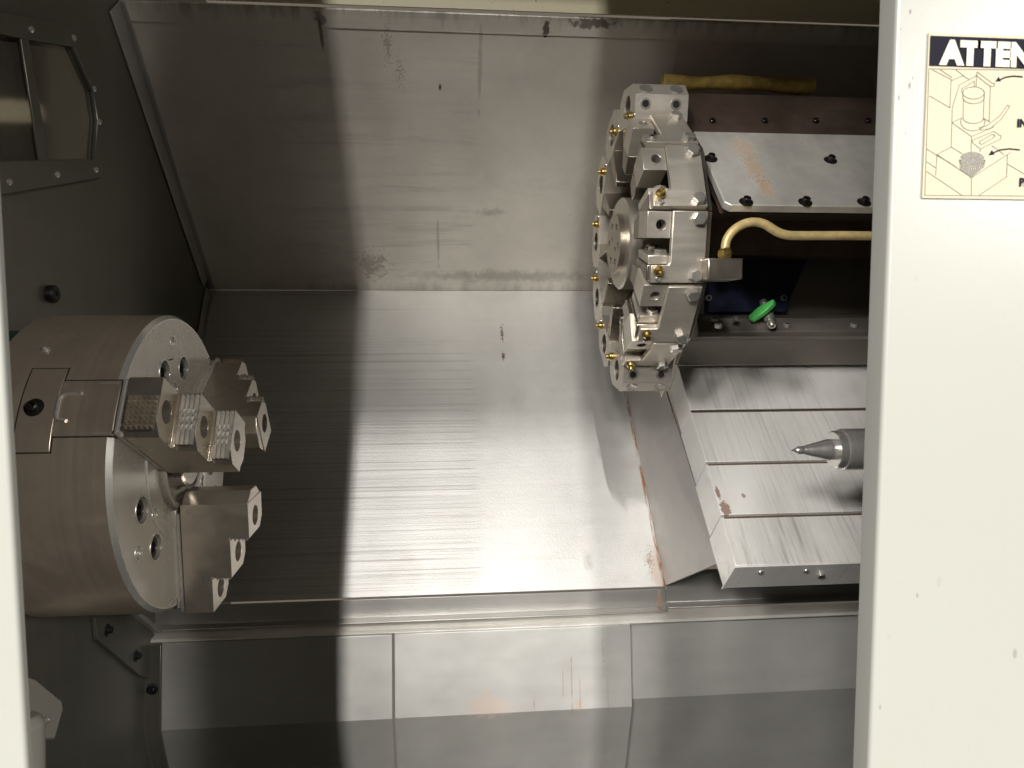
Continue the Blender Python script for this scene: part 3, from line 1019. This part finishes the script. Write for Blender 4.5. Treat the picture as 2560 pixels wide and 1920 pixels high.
TURNING = {52: 'b', 22: 'c', 352: 'd', 322: 'd', 292: 'd'}
for t in TH:
    tt = t % 360
    if tt in TURNING:
        h = mesh_child('plate', turret)
        h.name = 'tool_holder'
        h.rotation_euler = (R(180 - t), 0, 0)
        for k in ('base', 'blk', 'blk2', 'blkh', 'arm'):
            mesh_child(k, h)
        for z in (-0.0320, 0.0320):
            link('bolt', HEX, h, (-0.0165, 0.1615, z), turned((0, 1, 0), random.uniform(0, 1)), local=True)
        if tt != 52:
            mesh_child('noz', h)
            link('grub_screw', BUTTON, h, (-0.0600, 0.1612, 0.0360), turned((0, 1, 0)), local=True)
        else:
            link('grub_screw', SOCK, h, (-0.0600, 0.1600, 0.0300), turned((0, 1, 0)), local=True)
        if TURNING[tt] in 'cd':
            mesh_child('wdg', h)
            link('clamp_bolt', HEX, h, (-0.0530, 0.1400, 0.0094), turned((0, 0.12, -1), 0.4), local=True)
        if TURNING[tt] == 'd':
            link('clamp_bolt', HEX, h, (-0.0560, 0.1120, 0.0050), turned((0, 0.15, -1), 0.9), local=True)
    else:
        h = mesh_child('bore', turret)
        h.name = 'boring_holder'
        h.rotation_euler = (R(180 - t), 0, 0)
        for k in ('bored', 'root', 'noz2'):
            mesh_child(k, h)
        for x in (-0.052, -0.013):
            for s in (-1, 1):
                link('set_screw', SETS, h, (x, 0.1735, s * 0.0404), turned((0, 0, s)), local=True)
                nn = Vector((0, 0.017, s * 0.015)).normalized()
                link('clamp_screw', CUP, h, (x + 0.002, 0.1926, s * 0.0321), turned(nn), local=True)
        link('grub_screw', BUTTON, h, (-0.0648, 0.160, 0.0375), turned((-1, 0, 0)), local=True)

# =================================================================== TURRET HOUSING AND CARRIAGE
pl = [Vector((0, 0.9074, 0.2533)), Vector((0, 0.7969, 0.1414))]
dS = (pl[1] - pl[0]).normalized()
nS = Vector((0, dS.z, -dS.y)).normalized()
if nS.y > 0:
    nS = -nS


def onS(px, py):
    return PP(px, py, pl[0], nS)


mCover = steel('cover_plate_steel', (0.68, 0.665, 0.62), 0.30, (70, 9, 9), 0.08, 0.40, 0.25, 0.40, gscale=420, metal=0.68, marks=[
    (dim(lambda t: t.blob(onS(1885, 420), (0.016, 0.04, 0.045), amt=1.6, nscale=340, soft=0.5, thin=0.1), 0.75), (0.38, 0.26, 0.165), 0.55),
    (dim(lambda t: t.blob(onS(1915, 470), (0.012, 0.03, 0.030), amt=1.6, nscale=340, soft=0.5, thin=0.1), 0.8), (0.40, 0.26, 0.15), 0.55),
    (dim(lambda t: t.blob(onS(1860, 370), (0.020, 0.03, 0.030), amt=1.6, nscale=340, soft=0.5, thin=0.1), 0.7), (0.42, 0.28, 0.17), 0.55)])
mHouse = steel('housing_steel', (0.17, 0.12, 0.095), 0.34, (6, 30, 30), 0.10, 0.6, 0.05, 0.6, metal=0.85, dirtcol=(0.06, 0.035, 0.025))
mCarr = steel('carriage_steel', (0.22, 0.20, 0.175), 0.36, (8, 40, 40), 0.06, 0.2, 0.05, 0.3, metal=0.75)
M.update(house=mHouse, carriage=mCarr)
hs = thing('turret_housing', 'dark turret housing with rust-speckled sloping cover plate', 'turret housing', (0.65, 0.95, 0.05))
sec = [(0.822, 0.136), (0.919, 0.2455), (0.972, 0.322), (1.085, 0.335), (1.22, 0.20), (1.22, 0.10), (0.985, 0.105), (0.975, 0.152), (0.836, 0.152)]
hbm = MB().prism(sec, 0.318, 1.0, AX)
obj('housing_body', hbm, 'house', hs, 0.001)
cf = Fr((0, pl[0].y, pl[0].z), (1, 0, 0), dS, nS)
Ls = (pl[1] - pl[0]).length
cp = MB().prism([(0.315, 0.0), (1.0, 0.0), (1.0, Ls), (0.3215, Ls), (0.315, Ls - 0.0065)], -0.010, 0.0, cf)
cover = obj('cover_plate', cp, mCover, hs, 0.0012)
for (px, py) in ((1777, 397), (2076, 401), (1865, 505), (2013, 506), (2160, 506)):
    link('cap_screw', CAPB, cover, onS(px, py), turned(nS))
# screws along the foot of the brown upper face
b0, b1 = Vector((0, 0.919, 0.2455)), Vector((0, 0.972, 0.322))
dU = (b1 - b0).normalized()
nU = Vector((0, -dU.z, dU.y))
for px in (1780, 1910, 2038, 2168):
    link('cap_screw', SMALLB, hs, PP(px, 304, b0, nU), turned(nU))

# navy plate, dark recess panel, flange and under-face of the carriage
cg = thing('carriage', 'dark cross-slide carriage with navy plate behind the green valve', 'carriage', (0.65, 1.0, -0.06))
fz = PY(1900, 790, 1.0)
sec = [(1.055, 0.115), (1.055, fz.z + 0.004), (0.990, fz.z - 0.003), (0.982, -0.0035), (0.984, -0.011), (1.0250, -0.0165), (1.0362 - 0.004, -0.0140), (1.0784, -0.0560), (1.20, -0.03), (1.20, 0.115)]
obj('carriage_body', MB().prism(sec, 0.352, 1.0, AX), 'carriage', cg, 0.001)
P = [PY(1778, 560, 1.03), PY(2052, 570, 1.03), PY(1962, 780, 1.03), PY(1770, 780, 1.03)]
npl = MB().prism([(p.x, p.z) for p in P], -1.048, -1.030, Fr((0, 0, 0), (1, 0, 0), (0, 0, 1), (0, -1, 0)))
navy = obj('navy_plate', npl, 'navy', cg, 0.001)
for (px, py) in ((1970, 622), (2010, 637), (1957, 745), (1770, 745)):
    link('plate_screw', SOCK, navy, PY(px, py, 1.0295), turned((0, -1, 0)))
fdir = Vector((0, 0.990 - 1.055, -0.007)).normalized()
for (px, py) in ((1785, 802), (1795, 819), (1840, 798), (1967, 817), (2135, 817)):
    p = PP(px, py, (0, 1.055, fz.z + 0.004), (0, 0.105, -1))
    link('flange_screw', SOCK, cg, p, turned((0, -0.3, 1)))
# pointed end plate below the turret
q = [PX(1642, 918, 0.315), PX(1692, 885, 0.315), PX(1688, 905, 0.315), PX(1655, 994, 0.315)]
obj('end_plate', MB().prism([(p.y, p.z) for p in q], 0.3130, 0.3155, AX), mPlate, cg, 0.0005)

# yellow taped bar on top
yb = MB()
pts, rr = [], []
for i in range(22):
    f = i / 21
    p = PY(1655 + (2032 - 1655) * f, 203 + 12 * f + 3 * math.sin(f * 9), 1.035)
    pts.append(p)
    rr.append(0.0100 + 0.0012 * math.sin(f * 17) + 0.0016 * (1 if 0.6 < f < 0.66 or f > 0.9 else 0))
yb.tube(pts, rr, 14)
tag(obj('wrapped_bar', yb, 'yellow', base=pts[0]), 'dull yellow tape-wrapped bar above the turret housing', 'bar')

# =================================================================== COOLANT HOSE AND BLOCK
hose = thing('coolant_line', 'brass coolant line rising from a grey block beside the turret', 'coolant line', PY(1800, 690, 0.88))
bo = MB()
bf = Fr((0, 0, 0))
bo.box(0.290, 0.331, 0.782, 0.826, 0.0565, 0.0800)
obj('manifold_block', bo, mTur, hose, 0.0015)
pts = []
ctrl = [(1812, 628), (1817, 600), (1832, 578), (1855, 562), (1882, 555), (1910, 560), (1930, 572), (1948, 582), (1970, 588), (2000, 589), (2060, 589), (2130, 589), (2260, 591)]
pts3 = [PY(x, y, 0.800) for x, y in ctrl]
sm = []
for i in range(len(pts3) - 1):
    p0, p1, p2, p3 = pts3[max(i - 1, 0)], pts3[i], pts3[i + 1], pts3[min(i + 2, len(pts3) - 1)]
    for k in range(5):
        u = k / 5
        sm.append(0.5 * ((2 * p1) + (p2 - p0) * u + (2 * p0 - 5 * p1 + 4 * p2 - p3) * u * u + (3 * p1 - p0 - 3 * p2 + p3) * u ** 3))
sm += [pts3[-1], Vector((1.0, pts3[-1].y, pts3[-1].z))]
obj('pipe', MB().tube(sm, 0.0052, 14), 'brass_hose', hose)
fb = PY(1810, 650, 0.800)
dfit = (pts3[1] - pts3[0]).normalized()
obj('fitting_nut', MB().lathe([(0.0, -0.004), (0.0070, -0.004), (0.0074, 0.0), (0.0086, 0.0015), (0.0086, 0.0075), (0.0074, 0.009), (0.0056, 0.012)], Fr.along(fb + dfit * 0.002, dfit), 6), 'brass', hose)
obj('fitting_collar', MB().lathe([(0.0, -0.006), (0.0068, -0.006), (0.0072, -0.003), (0.0060, 0.0)], Fr.along(fb, dfit), 20), 'brass', hose)

# green-handled drain valve
vp = PY(1905, 778, 0.985)
valve = thing('valve', 'small valve with bright green wing handle on the carriage', 'valve', vp)
dh = (PY(1930, 765, 0.975) - PY(1888, 795, 0.985)).normalized()
c0 = PY(1906, 782, 0.978)
up = Vector((0.25, -0.55, 0.8)).normalized()
up = (up - dh * up.dot(dh)).normalized()
hf = Fr(c0, dh, up.cross(dh), up)
hpoly = [(-0.0195, -0.0030), (-0.0165, -0.0062), (-0.005, -0.0078), (0.006, -0.0076), (0.018, -0.0048), (0.0225, -0.0020), (0.0225, 0.0030), (0.017, 0.0042), (0.006, 0.0070), (-0.006, 0.0075), (-0.0175, 0.0045)]
obj('wing_handle', MB().prism(hpoly, 0.0, 0.0075, hf), 'green', valve, 0.0014, segs=3)
va, vb = PY(1907, 752, 1.0), PY(1932, 818, 0.968)
dv = (vb - va).normalized()
Lv = (vb - va).length
obj('valve_body', MB().lathe([(0, 0.0), (0.0050, 0.0), (0.0056, 0.001), (0.0056, 0.007), (0.0042, 0.009), (0.0042, Lv * .5), (0.0078, Lv * .52), (0.0078, Lv * .68), (0.0062, Lv * .72), (0.0062, Lv * 0.9),
                             (0.0048, Lv * .97), (0.0030, Lv * .97), (0.0030, Lv * .9), (0, Lv * .9)], Fr.along(va, dv), 18), 'bolt', valve)

# =================================================================== WAY COVERS
mWay = steel('way_cover_steel', (0.80, 0.79, 0.765), 0.36, (40, 6, 6), 0.10, 0.12, 0.07, 0.12, gscale=500, metal=0.36,
             wear=lambda t: (t.ramp(t.noise((8, 3, 3), 3), 0.42, 0.60), (210, 5, 5), 0.45))
mWay4 = steel('worn_way_cover_steel', (0.78, 0.77, 0.74), 0.34, (50, 6, 6), 0.14, 0.14, 0.08, 0.30, gscale=500, metal=0.36,
              wear=lambda t: (t.ramp(t.noise((8, 3, 3), 3), 0.30, 0.45), (170, 6, 6), 0.75))
M.update(way=mWay, way4=mWay4)
WX = 0.36
wl = [PX(1695, 908, WX), PX(1726, 1024, WX), PX(1766, 1157, WX), PX(1805, 1291, WX), PX(1842, 1420, WX)]
wbk = [PX(1655, 965, WX), PX(1699, 1090, WX), PX(1737, 1218, WX), PX(1779, 1345, WX), PX(1812, 1465, WX)]
wc = thing('way_cover', 'telescopic steel way cover stepping down beneath the tailstock centre', 'way cover', (0.6, wl[4].y, wl[4].z - 0.05))
sd = (wl[4] - wl[0])
sd.x = 0
sd.normalize()
sn_ = Vector((0, sd.z, -sd.y))
if sn_.y > 0:
    sn_ = -sn_
bd = ((wbk[2] - wl[2]) + (wbk[3] - wl[3])) * 0.5
bd.x = 0
for i in range(4):
    a, b = wl[i].copy(), wl[i + 1].copy()
    prd = 0.0022 * i
    # outer skin polygon in (Y,Z): front face from a to b, hem turned in at the bottom, back edge
    a2, b2 = a + sn_ * (prd - 0.0033), b + sn_ * prd
    gap = sd * 0.0030
    a2 = a2 + gap
    bk = bd * 0.98
    polyc = [(a2.y, a2.z), (b2.y, b2.z), ((b2 + bk).y, (b2 + bk).z), ((a2 + bk).y, (a2 + bk).z)]
    marks = []
    mat = 'way4' if i == 3 else 'way'
    if i == 2:
        mat = steel('rust_spotted_way_cover_steel', (0.80, 0.79, 0.765), 0.36, (40, 6, 6), 0.10, 0.12, 0.07, 0.12, gscale=500, metal=0.36,
                    wear=lambda t: (t.ramp(t.noise((8, 3, 3), 3), 0.42, 0.60), (210, 5, 5), 0.45), marks=[
            (dim(lambda t: t.blob(PP(1814, 1272, b2, sn_), (0.0075, 0.02, 0.010), amt=0.7, nscale=220, soft=0.2), 0.9), (0.26, 0.15, 0.11), 0.6),
            (dim(lambda t: t.blob(PP(1796, 1232, b2, sn_), (0.0030, 0.02, 0.0075), amt=0.6, nscale=220, soft=0.2), 0.9), (0.26, 0.15, 0.11), 0.6),
            (dim(lambda t: t.blob(PP(1860, 1240, b2, sn_), (0.003, 0.02, 0.003), amt=0.6, nscale=220, soft=0.3), 0.8), (0.26, 0.15, 0.11), 0.6)])
    seg = obj('cover_segment', MB().prism(polyc, WX - 0.0012 * i, 1.0, AX), mat, wc, 0.0007)
    # rubber wiper showing in the joint
    if i < 3:
        w0, w1 = b2 + sn_ * 0.0005, b2 + sd * 0.0042 - sn_ * 0.0012
        wp = MB().tube([Vector((WX + 0.001, w1.y, w1.z)) - sn_ * 0.0006, Vector((1.0, w1.y, w1.z)) - sn_ * 0.0006], 0.0016, 8)
        obj('wiper_strip', wp, plain('wiper_brown', (0.10, 0.06, 0.03), 0.6), seg)
ca, cb_ = wl[0] - sn_ * 0.006, wl[4] - sn_ * 0.004
ck = bd * 0.92
obj('joint_shade_core', MB().prism([(ca.y, ca.z), (cb_.y, cb_.z - 0.0), ((cb_ + ck).y, (cb_ + ck).z), ((ca + ck).y, (ca + ck).z)], WX + 0.0015, 0.99, AX), 'hole_shade', wc)  # added black core, paints the joints between covers as deep shade
# front flange of the lowest cover with its screws and turned-out corner
b = wl[4] + sn_ * 0.0066
ed = bd.normalized()
ff = Fr((0, b.y + sd.y * 0.0004, b.z + sd.z * 0.0004), (1, 0, 0), ed, sd)
fp = MB().prism([(WX - 0.0052, -0.0006), (1.0, -0.0006), (1.0, bd.length * 0.97), (WX + 0.002, bd.length * 0.97), (WX - 0.0052, bd.length * 1.03)], 0.0, 0.0022, ff)
flg = obj('front_flange', fp, mWay, wc, 0.0005)
for (px, py) in ((1901, 1430), (2015, 1426)):
    link('flange_screw', BUTTON, flg, PP(px, py, ff(0, 0, 0.0022), sd), turned(sd))
link('grub_screw', SOCK, flg, PP(2051, 1434, ff(0, 0, 0.0022), sd), turned(sd))

# guard strip between sloping panel and covers
mStrip = steel('guard_strip_steel', (0.56, 0.54, 0.525), 0.38, (20, 20, 6), 0.06, 0.16, 0.05, 0.22, gscale=500, dirtcol=(0.22, 0.15, 0.11))
s0, s1 = onB(1560, 950), onB(1669, 1464)
s0.x, s1.x = 0.3245, 0.3465
e0, e1 = Vector((WX + 0.004, wbk[0].y, wbk[0].z)), PX(1799, 1407, WX - 0.001)
front = Vector((-0.002, -0.002, 0.001))
gs = MB()
vs = [s0 + front, s1 + front, e1, e0]
nv = (vs[1] - vs[0]).cross(vs[3] - vs[0]).normalized()
if nv.x > 0:
    nv = -nv
gs.add(vs + [p - nv * 0.0035 for p in vs], [(0, 1, 2, 3), (4, 7, 6, 5), (0, 4, 5, 1), (1, 5, 6, 2), (2, 6, 7, 3), (3, 7, 4, 0)])
gstrip = obj('guard_strip', gs, mStrip, None, 0.0006, base=s1)
tag(gstrip, 'grey angled guard strip beside the stepped way cover', 'guard strip')
dd = (vs[2] - vs[1])
link('rivet', BUTTON, gstrip, PP(1686, 1447, vs[1], nv) - gstrip.location, turned(nv), local=True)

# =================================================================== LIVE CENTRE
tip = PY(1977, 1126, CY)
AXZ = (CZ + tip.z) / 2
mCen = steel('centre_steel', (0.84, 0.825, 0.80), 0.14, (320, 1, 1), 0.20, 0.06, 0.06, 0.03, metal=0.98)
mCenB = steel('centre_body_steel', (0.74, 0.73, 0.71), 0.16, (260, 1, 1), 0.14, 0.06, 0.05, 0.05, metal=0.92)
lc = thing('live_centre', 'pointed steel live centre in front of the way cover', 'live centre', (tip.x, CY, tip.z))
x_ = Fr((tip.x, CY, tip.z), (0, 1, 0), (0, 0, 1), (1, 0, 0))
obj('point', MB().lathe([(0.0, 0.0), (0.0044, 0.0085), (0.0046, 0.0150), (0.0050, 0.0155)], x_, 40), mCen, lc)
obj('cone', MB().lathe([(0.0050, 0.0155), (0.0114, 0.0400), (0.0120, 0.0425), (0.0120, 0.0520)], x_, 48), mCen, lc)
obj('cap', MB().lathe([(0.0120, 0.0490), (0.0195, 0.0490), (0.0210, 0.0502), (0.0215, 0.0520), (0.0215, 0.0570), (0.0218, 0.0575)], x_, 64), mCen, lc)
obj('shank', MB().lathe([(0.0215, 0.0570), (0.0228, 0.0578), (0.0234, 0.0600), (0.0234, 0.62), (0, 0.62)], x_, 64), mCenB, lc)

# =================================================================== LEFT WALL FITTINGS
win = thing('inspection_window', 'dark framed inspection window on the headstock side wall', 'window', (XL, wl2(240, 440)[0], wl2(240, 440)[1]))
frm = obj('window_frame', MB().prism(win_outer, 0.0004, 0.006, WFr, [win_inner]), 'darkwall', win, 0.001)
glass = NT('frosted_glass')
glass.b.inputs['Transmission Weight'].default_value = 0.85
glass.b.inputs['IOR'].default_value = 1.2
glass = glass.out((0.24, 0.225, 0.185), 0.26, 0.0)
obj('pane', MB().prism(win_inner, -0.0050, -0.0030, WFr), glass, win)
tube_p = [Vector((XL - 0.045, *wl2(-220, 262))), Vector((XL - 0.045, *wl2(178, 282)))]
em = NT('tube_glow')
em.b.inputs['Emission Color'].default_value = (1.0, 0.90, 0.70, 1)
em.b.inputs['Emission Strength'].default_value = 0.6
em = em.out((0.8, 0.8, 0.75), 0.5, 0.0)
obj('band_glow_tube', MB().tube(tube_p, 0.012, 14), em, win)  # added glowing tube behind the pane to make its bright band
obj('glow_backing', MB().box(XL - 0.075, XL - 0.070, 0.30, 1.0, -0.05, 0.60), 'darkwall', win)  # unseen dark backing for the added tube
obj('mullion', MB().prism([wl2(40, 96), wl2(60, 96), wl2(112, 402), wl2(88, 402)], 0.0024, 0.0050, WFr), 'darkwall', win, 0.0006)
for (px, py) in ((78, 74), (184, 95), (235, 222), (248, 305), (240, 425), (143, 437), (22, 455)):
    link('frame_screw', BUTTON, frm, PX(px, py, XL + 0.006), turned((1, 0, 0)))

kp = PX(120, 735, XL)
kn = MB().lathe([(0.0, 0.0), (0.0095, 0.0), (0.0100, 0.002), (0.0100, 0.007), (0.008, 0.009), (0.003, 0.009), (0.003, 0.006), (0, 0.006)], Fr(kp + Vector((0.0004, 0, 0)), (0, 1, 0), (0, 0, 1), (1, 0, 0)), 28)
tag(obj('plug', kn, 'black', base=kp), 'round black plug on the side wall above the chuck', 'plug')

# corner bracket at the foot of the side wall
br = thing('corner_bracket', 'dark corner bracket with two bolts under the chuck', 'bracket', PX(372, 1640, XL))
bp = [wl2(225, 1545), wl2(318, 1540), wl2(376, 1580), wl2(374, 1700), wl2(340, 1690), wl2(232, 1600)]
brp = obj('bracket_plate', MB().prism(bp, 0.0005, 0.006, WFr), 'darkwall', br, 0.0008)
e_ = [wl2(312, 1537), wl2(330, 1537), wl2(379, 1577), wl2(374, 1585)]
obj('bracket_edge', MB().prism(e_, 0.0062, 0.016, WFr), 'trim', br, 0.0006)
for (px, py) in ((268, 1575), (340, 1640)):
    link('bolt', CAPB, brp, PX(px, py, XL + 0.006), turned((1, 0, 0)))
# flange strip beside the left chip guard
fs_ = thing('flange_strip', 'narrow dark flange strip joining side wall and left chip guard', 'flange strip', (XL + 0.01, 1.05, -0.75))
g = MB().sheet([(1.095, -0.76), (1.0425, -0.5865), (1.0580, -0.4625)], XL + 0.0008, XL + 0.0215, -0.002)
st_ = obj('strip', g, 'darkwall', fs_, 0.0006)
link('bolt', CAPB, st_, (XL + 0.011, 1.0487, -0.525), turned((0, -1, 0.12)))

# white nozzle bracket low at the left
nb = PX(100, 1790, -0.43)
nz = thing('pipe_bracket', 'pale painted pipe bracket low at the left behind the jamb', 'pipe bracket', PX(90, 1900, -0.43))
po = [PX(40, 1690, -0.43), PX(72, 1700, -0.43), PX(136, 1752, -0.43), PX(140, 1772, -0.43), PX(118, 1850, -0.43), PX(40, 1850, -0.43)]
obj('bracket_body', MB().prism([(p.y, p.z) for p in po], -0.449, -0.422, AX), paint('grey_enamel', (0.20, 0.19, 0.165), 0.4, 0.05), nz, 0.002)
pc = PX(60, 1825, -0.42)
obj('pipe', MB().tube([pc + Vector((-0.004, 0.004, 0.012)), pc + Vector((-0.004, 0.003, 0.004)), pc + Vector((-0.004, -0.01, -0.16))], [0.014, 0.020, 0.020], 28), paint('pipe_enamel', (0.24, 0.23, 0.20), 0.35, 0.05), nz, 0.0015)
link('screw', BUTTON, nz, PX(117, 1800, -0.4215), turned((1, 0, 0)))

# =================================================================== ATTENTION STICKER
SY = DY - 0.0004                                     # just proud of the door skin
stk = thing('attention_sticker', 'yellowed sticker headed ATTENTION with line drawing on the right door', 'sticker', (0.20, SY, 0.055))
M['sticker'] = paint('sticker_paper', (0.305, 0.270, 0.188), 0.5, 0.05)
M['ink'] = plain('sticker_ink', (0.006, 0.006, 0.012), 0.75)
M['ink'].node_tree.nodes['Principled BSDF'].inputs['Specular IOR Level'].default_value = 0.15
M['line'] = plain('sticker_line', (0.075, 0.07, 0.055), 0.5)
M['letter'] = plain('sticker_letter', (0.37, 0.355, 0.29), 0.5, var=0.03)
DF = Fr((0, 0, 0), (1, 0, 0), (0, 0, 1), (0, -1, 0))


def zs(x, y):
    """detail-crop pixel -> door plane (x, z)"""
    p = PY(2140 + x * 0.3376, y * 0.3376, SY)
    return (p.x, p.z)


a, b = zs(530, 245), zs(490, 1468)
x0, x1, z0, z1 = (a[0] + b[0]) / 2, 0.31, b[1], a[1]
obj('paper', MB().box(x0, x1, SY - 0.00035, SY - 0.0001 + 0.0004, z0, z1), 'sticker', stk)
h0, h1 = zs(545, 268), zs(538, 490)
band = obj('header_band', MB().box(x0 + 0.0007, x1 - 0.0007, SY - 0.0006, SY - 0.00036, h1[1], h0[1]), 'ink', stk)


def text(body, x, z, size, mat, parent, name, off=0.0, y=SY - 0.0010, sx=1.0):
    c = bpy.data.curves.new(name, 'FONT')
    c.body = body
    c.size = size
    c.offset = off
    c.extrude = 0.0001
    c.align_x = 'LEFT'
    o = bpy.data.objects.new(name, c)
    COL.objects.link(o)
    bpy.context.view_layer.update()
    dg = bpy.context.evaluated_depsgraph_get()
    me = bpy.data.meshes.new_from_object(o.evaluated_get(dg))
    bpy.data.objects.remove(o)
    for v in me.vertices:
        q = v.co
        v.co = Vector((x + q.x * sx, y - q.z, z + q.y)) - wloc(parent)
    me.materials.clear()
    me.materials.append(M[mat])
    n = bpy.data.objects.new(name, me)
    COL.objects.link(n)
    n.parent = parent
    return n


lx, lz = zs(625, 468)
cap = zs(660, 310)[1] - lz
text('ATTENTION', lx, lz - 0.0002, cap / 0.70, 'letter', band, 'heading', off=0.0009, sx=1.02)
fx, fz_ = zs(1183, 942)
text('IN', fx, fz_, (zs(1183, 885)[1] - fz_) / 0.70, 'ink', stk, 'caption', off=0.00018, y=SY - 0.0006)
fx, fz_ = zs(1198, 1380)
text('R', fx, fz_, (zs(1198, 1320)[1] - fz_) / 0.70, 'ink', stk, 'caption', off=0.00018, y=SY - 0.0006)


def ribbon(mb, pts, w, closed=False):
    q = [Vector((*zs(*p), 0)) for p in pts]
    if closed:
        q.append(q[0])
    for i in range(len(q) - 1):
        d = (q[i + 1] - q[i])
        if d.length < 1e-7:
            continue
        d.normalize()
        n = Vector((-d.y, d.x, 0)) * w * 0.5
        e = d * w * 0.3
        mb.prism([((q[i] + n - e).x, (q[i] + n - e).y), ((q[i + 1] + n + e).x, (q[i + 1] + n + e).y), ((q[i + 1] - n + e).x, (q[i + 1] - n + e).y), ((q[i] - n - e).x, (q[i] - n - e).y)],
                 -SY + 0.0004, -SY + 0.0005, DF)


def arc(cx, cy, rx, ry, a0, a1, n=20):
    return [(cx + rx * math.cos(R(a0 + (a1 - a0) * i / n)), cy + ry * math.sin(R(a0 + (a1 - a0) * i / n))) for i in range(n + 1)]


dw = MB()
W_ = 0.00024
LN = [
    [(535, 512), (505, 1448), (1700, 1455)], [(535, 512), (1700, 528)],
    [(560, 520), (700, 590), (690, 800), (540, 712)], [(620, 520), (705, 575)], [(700, 600), (790, 562), (735, 520)], [(790, 565), (830, 590)],
    [(705, 910), (708, 800), (760, 632), (892, 560)], [(892, 535), (1005, 620), (1020, 618), (1018, 640)], [(892, 535), (885, 560), (985, 640), (1018, 640)], [(888, 562), (885, 640)], [(990, 640), (980, 905)],
    [(780, 690), (778, 660), (870, 602), (872, 640)],
    arc(865, 690, 80, 45, 0, 360, 28), arc(865, 720, 80, 50, 0, 180), [(785, 690), (785, 725)], [(945, 690), (945, 725)],
    [(790, 740), (788, 880)], [(942, 740), (938, 885)], arc(864, 878, 75, 38, 0, 180), arc(860, 905, 90, 65, -25, 205),
    [(705, 910), (850, 1012), (845, 1180), (700, 1090), (705, 910)], [(705, 910), (775, 875)], [(850, 1012), (1010, 945), (1012, 930)], [(945, 880), (985, 905)],
    [(910, 945), (960, 935), (1060, 860), (1115, 780), (1132, 790), (1075, 880), (985, 955), (918, 965), (910, 945)],
    [(855, 1040), (1015, 975), (1070, 1010), (1065, 1030), (915, 1105), (860, 1060), (855, 1040)], [(915, 1105), (915, 1125)], [(910, 1050), (1005, 995), (1022, 1005), (1018, 1018), (925, 1072), (908, 1062), (910, 1050)],
    [(595, 1145), (700, 1090)], [(595, 1145), (850, 1318), (1140, 1130)], [(595, 1145), (585, 1300)], [(850, 1318), (848, 1448)], [(1115, 1150), (1110, 1310), (905, 1448)],
    [(1000, 1080), (1090, 1145)], [(590, 1150), (740, 1240)], [(520, 1105), (590, 1150)], [(520, 1200), (585, 1245)], [(520, 1272), (780, 1448)], [(1115, 1215), (1240, 1290)],
]
for l in LN:
    ribbon(dw, l, W_)
obj('line_drawing', dw, 'line', stk)
bk = MB()
bkp = [zs(*p) for p in arc(855, 1190, 95, 65, 180, 360, 16) + [(945, 1235), (850, 1316), (765, 1255)]]
bk.prism(bkp, -SY + 0.0004, -SY + 0.00048, DF)
M['hatch'] = plain('sticker_hatching', (0.12, 0.11, 0.09), 0.5, var=0.5, scale=1400)
obj('filter_basket', bk, 'hatch', stk)
rg_ = MB()
ribbon(rg_, arc(855, 1190, 92, 62, -10, 190), 0.0007)
obj('basket_rim', rg_, 'sticker', stk)
ar = MB()
ribbon(ar, [(1225, 572), (1160, 566), (1100, 575), (1062, 592)], 0.0006)
ar.prism([zs(1026, 606), zs(1050, 572), zs(1068, 604)], -SY + 0.0004, -SY + 0.00052, DF)
ribbon(ar, [(1205, 1112), (1130, 1104), (1060, 1112), (1015, 1132)], 0.0006)
ar.prism([zs(975, 1152), zs(1000, 1114), zs(1020, 1146)], -SY + 0.0004, -SY + 0.00052, DF)
obj('arrow', ar, 'ink', stk)
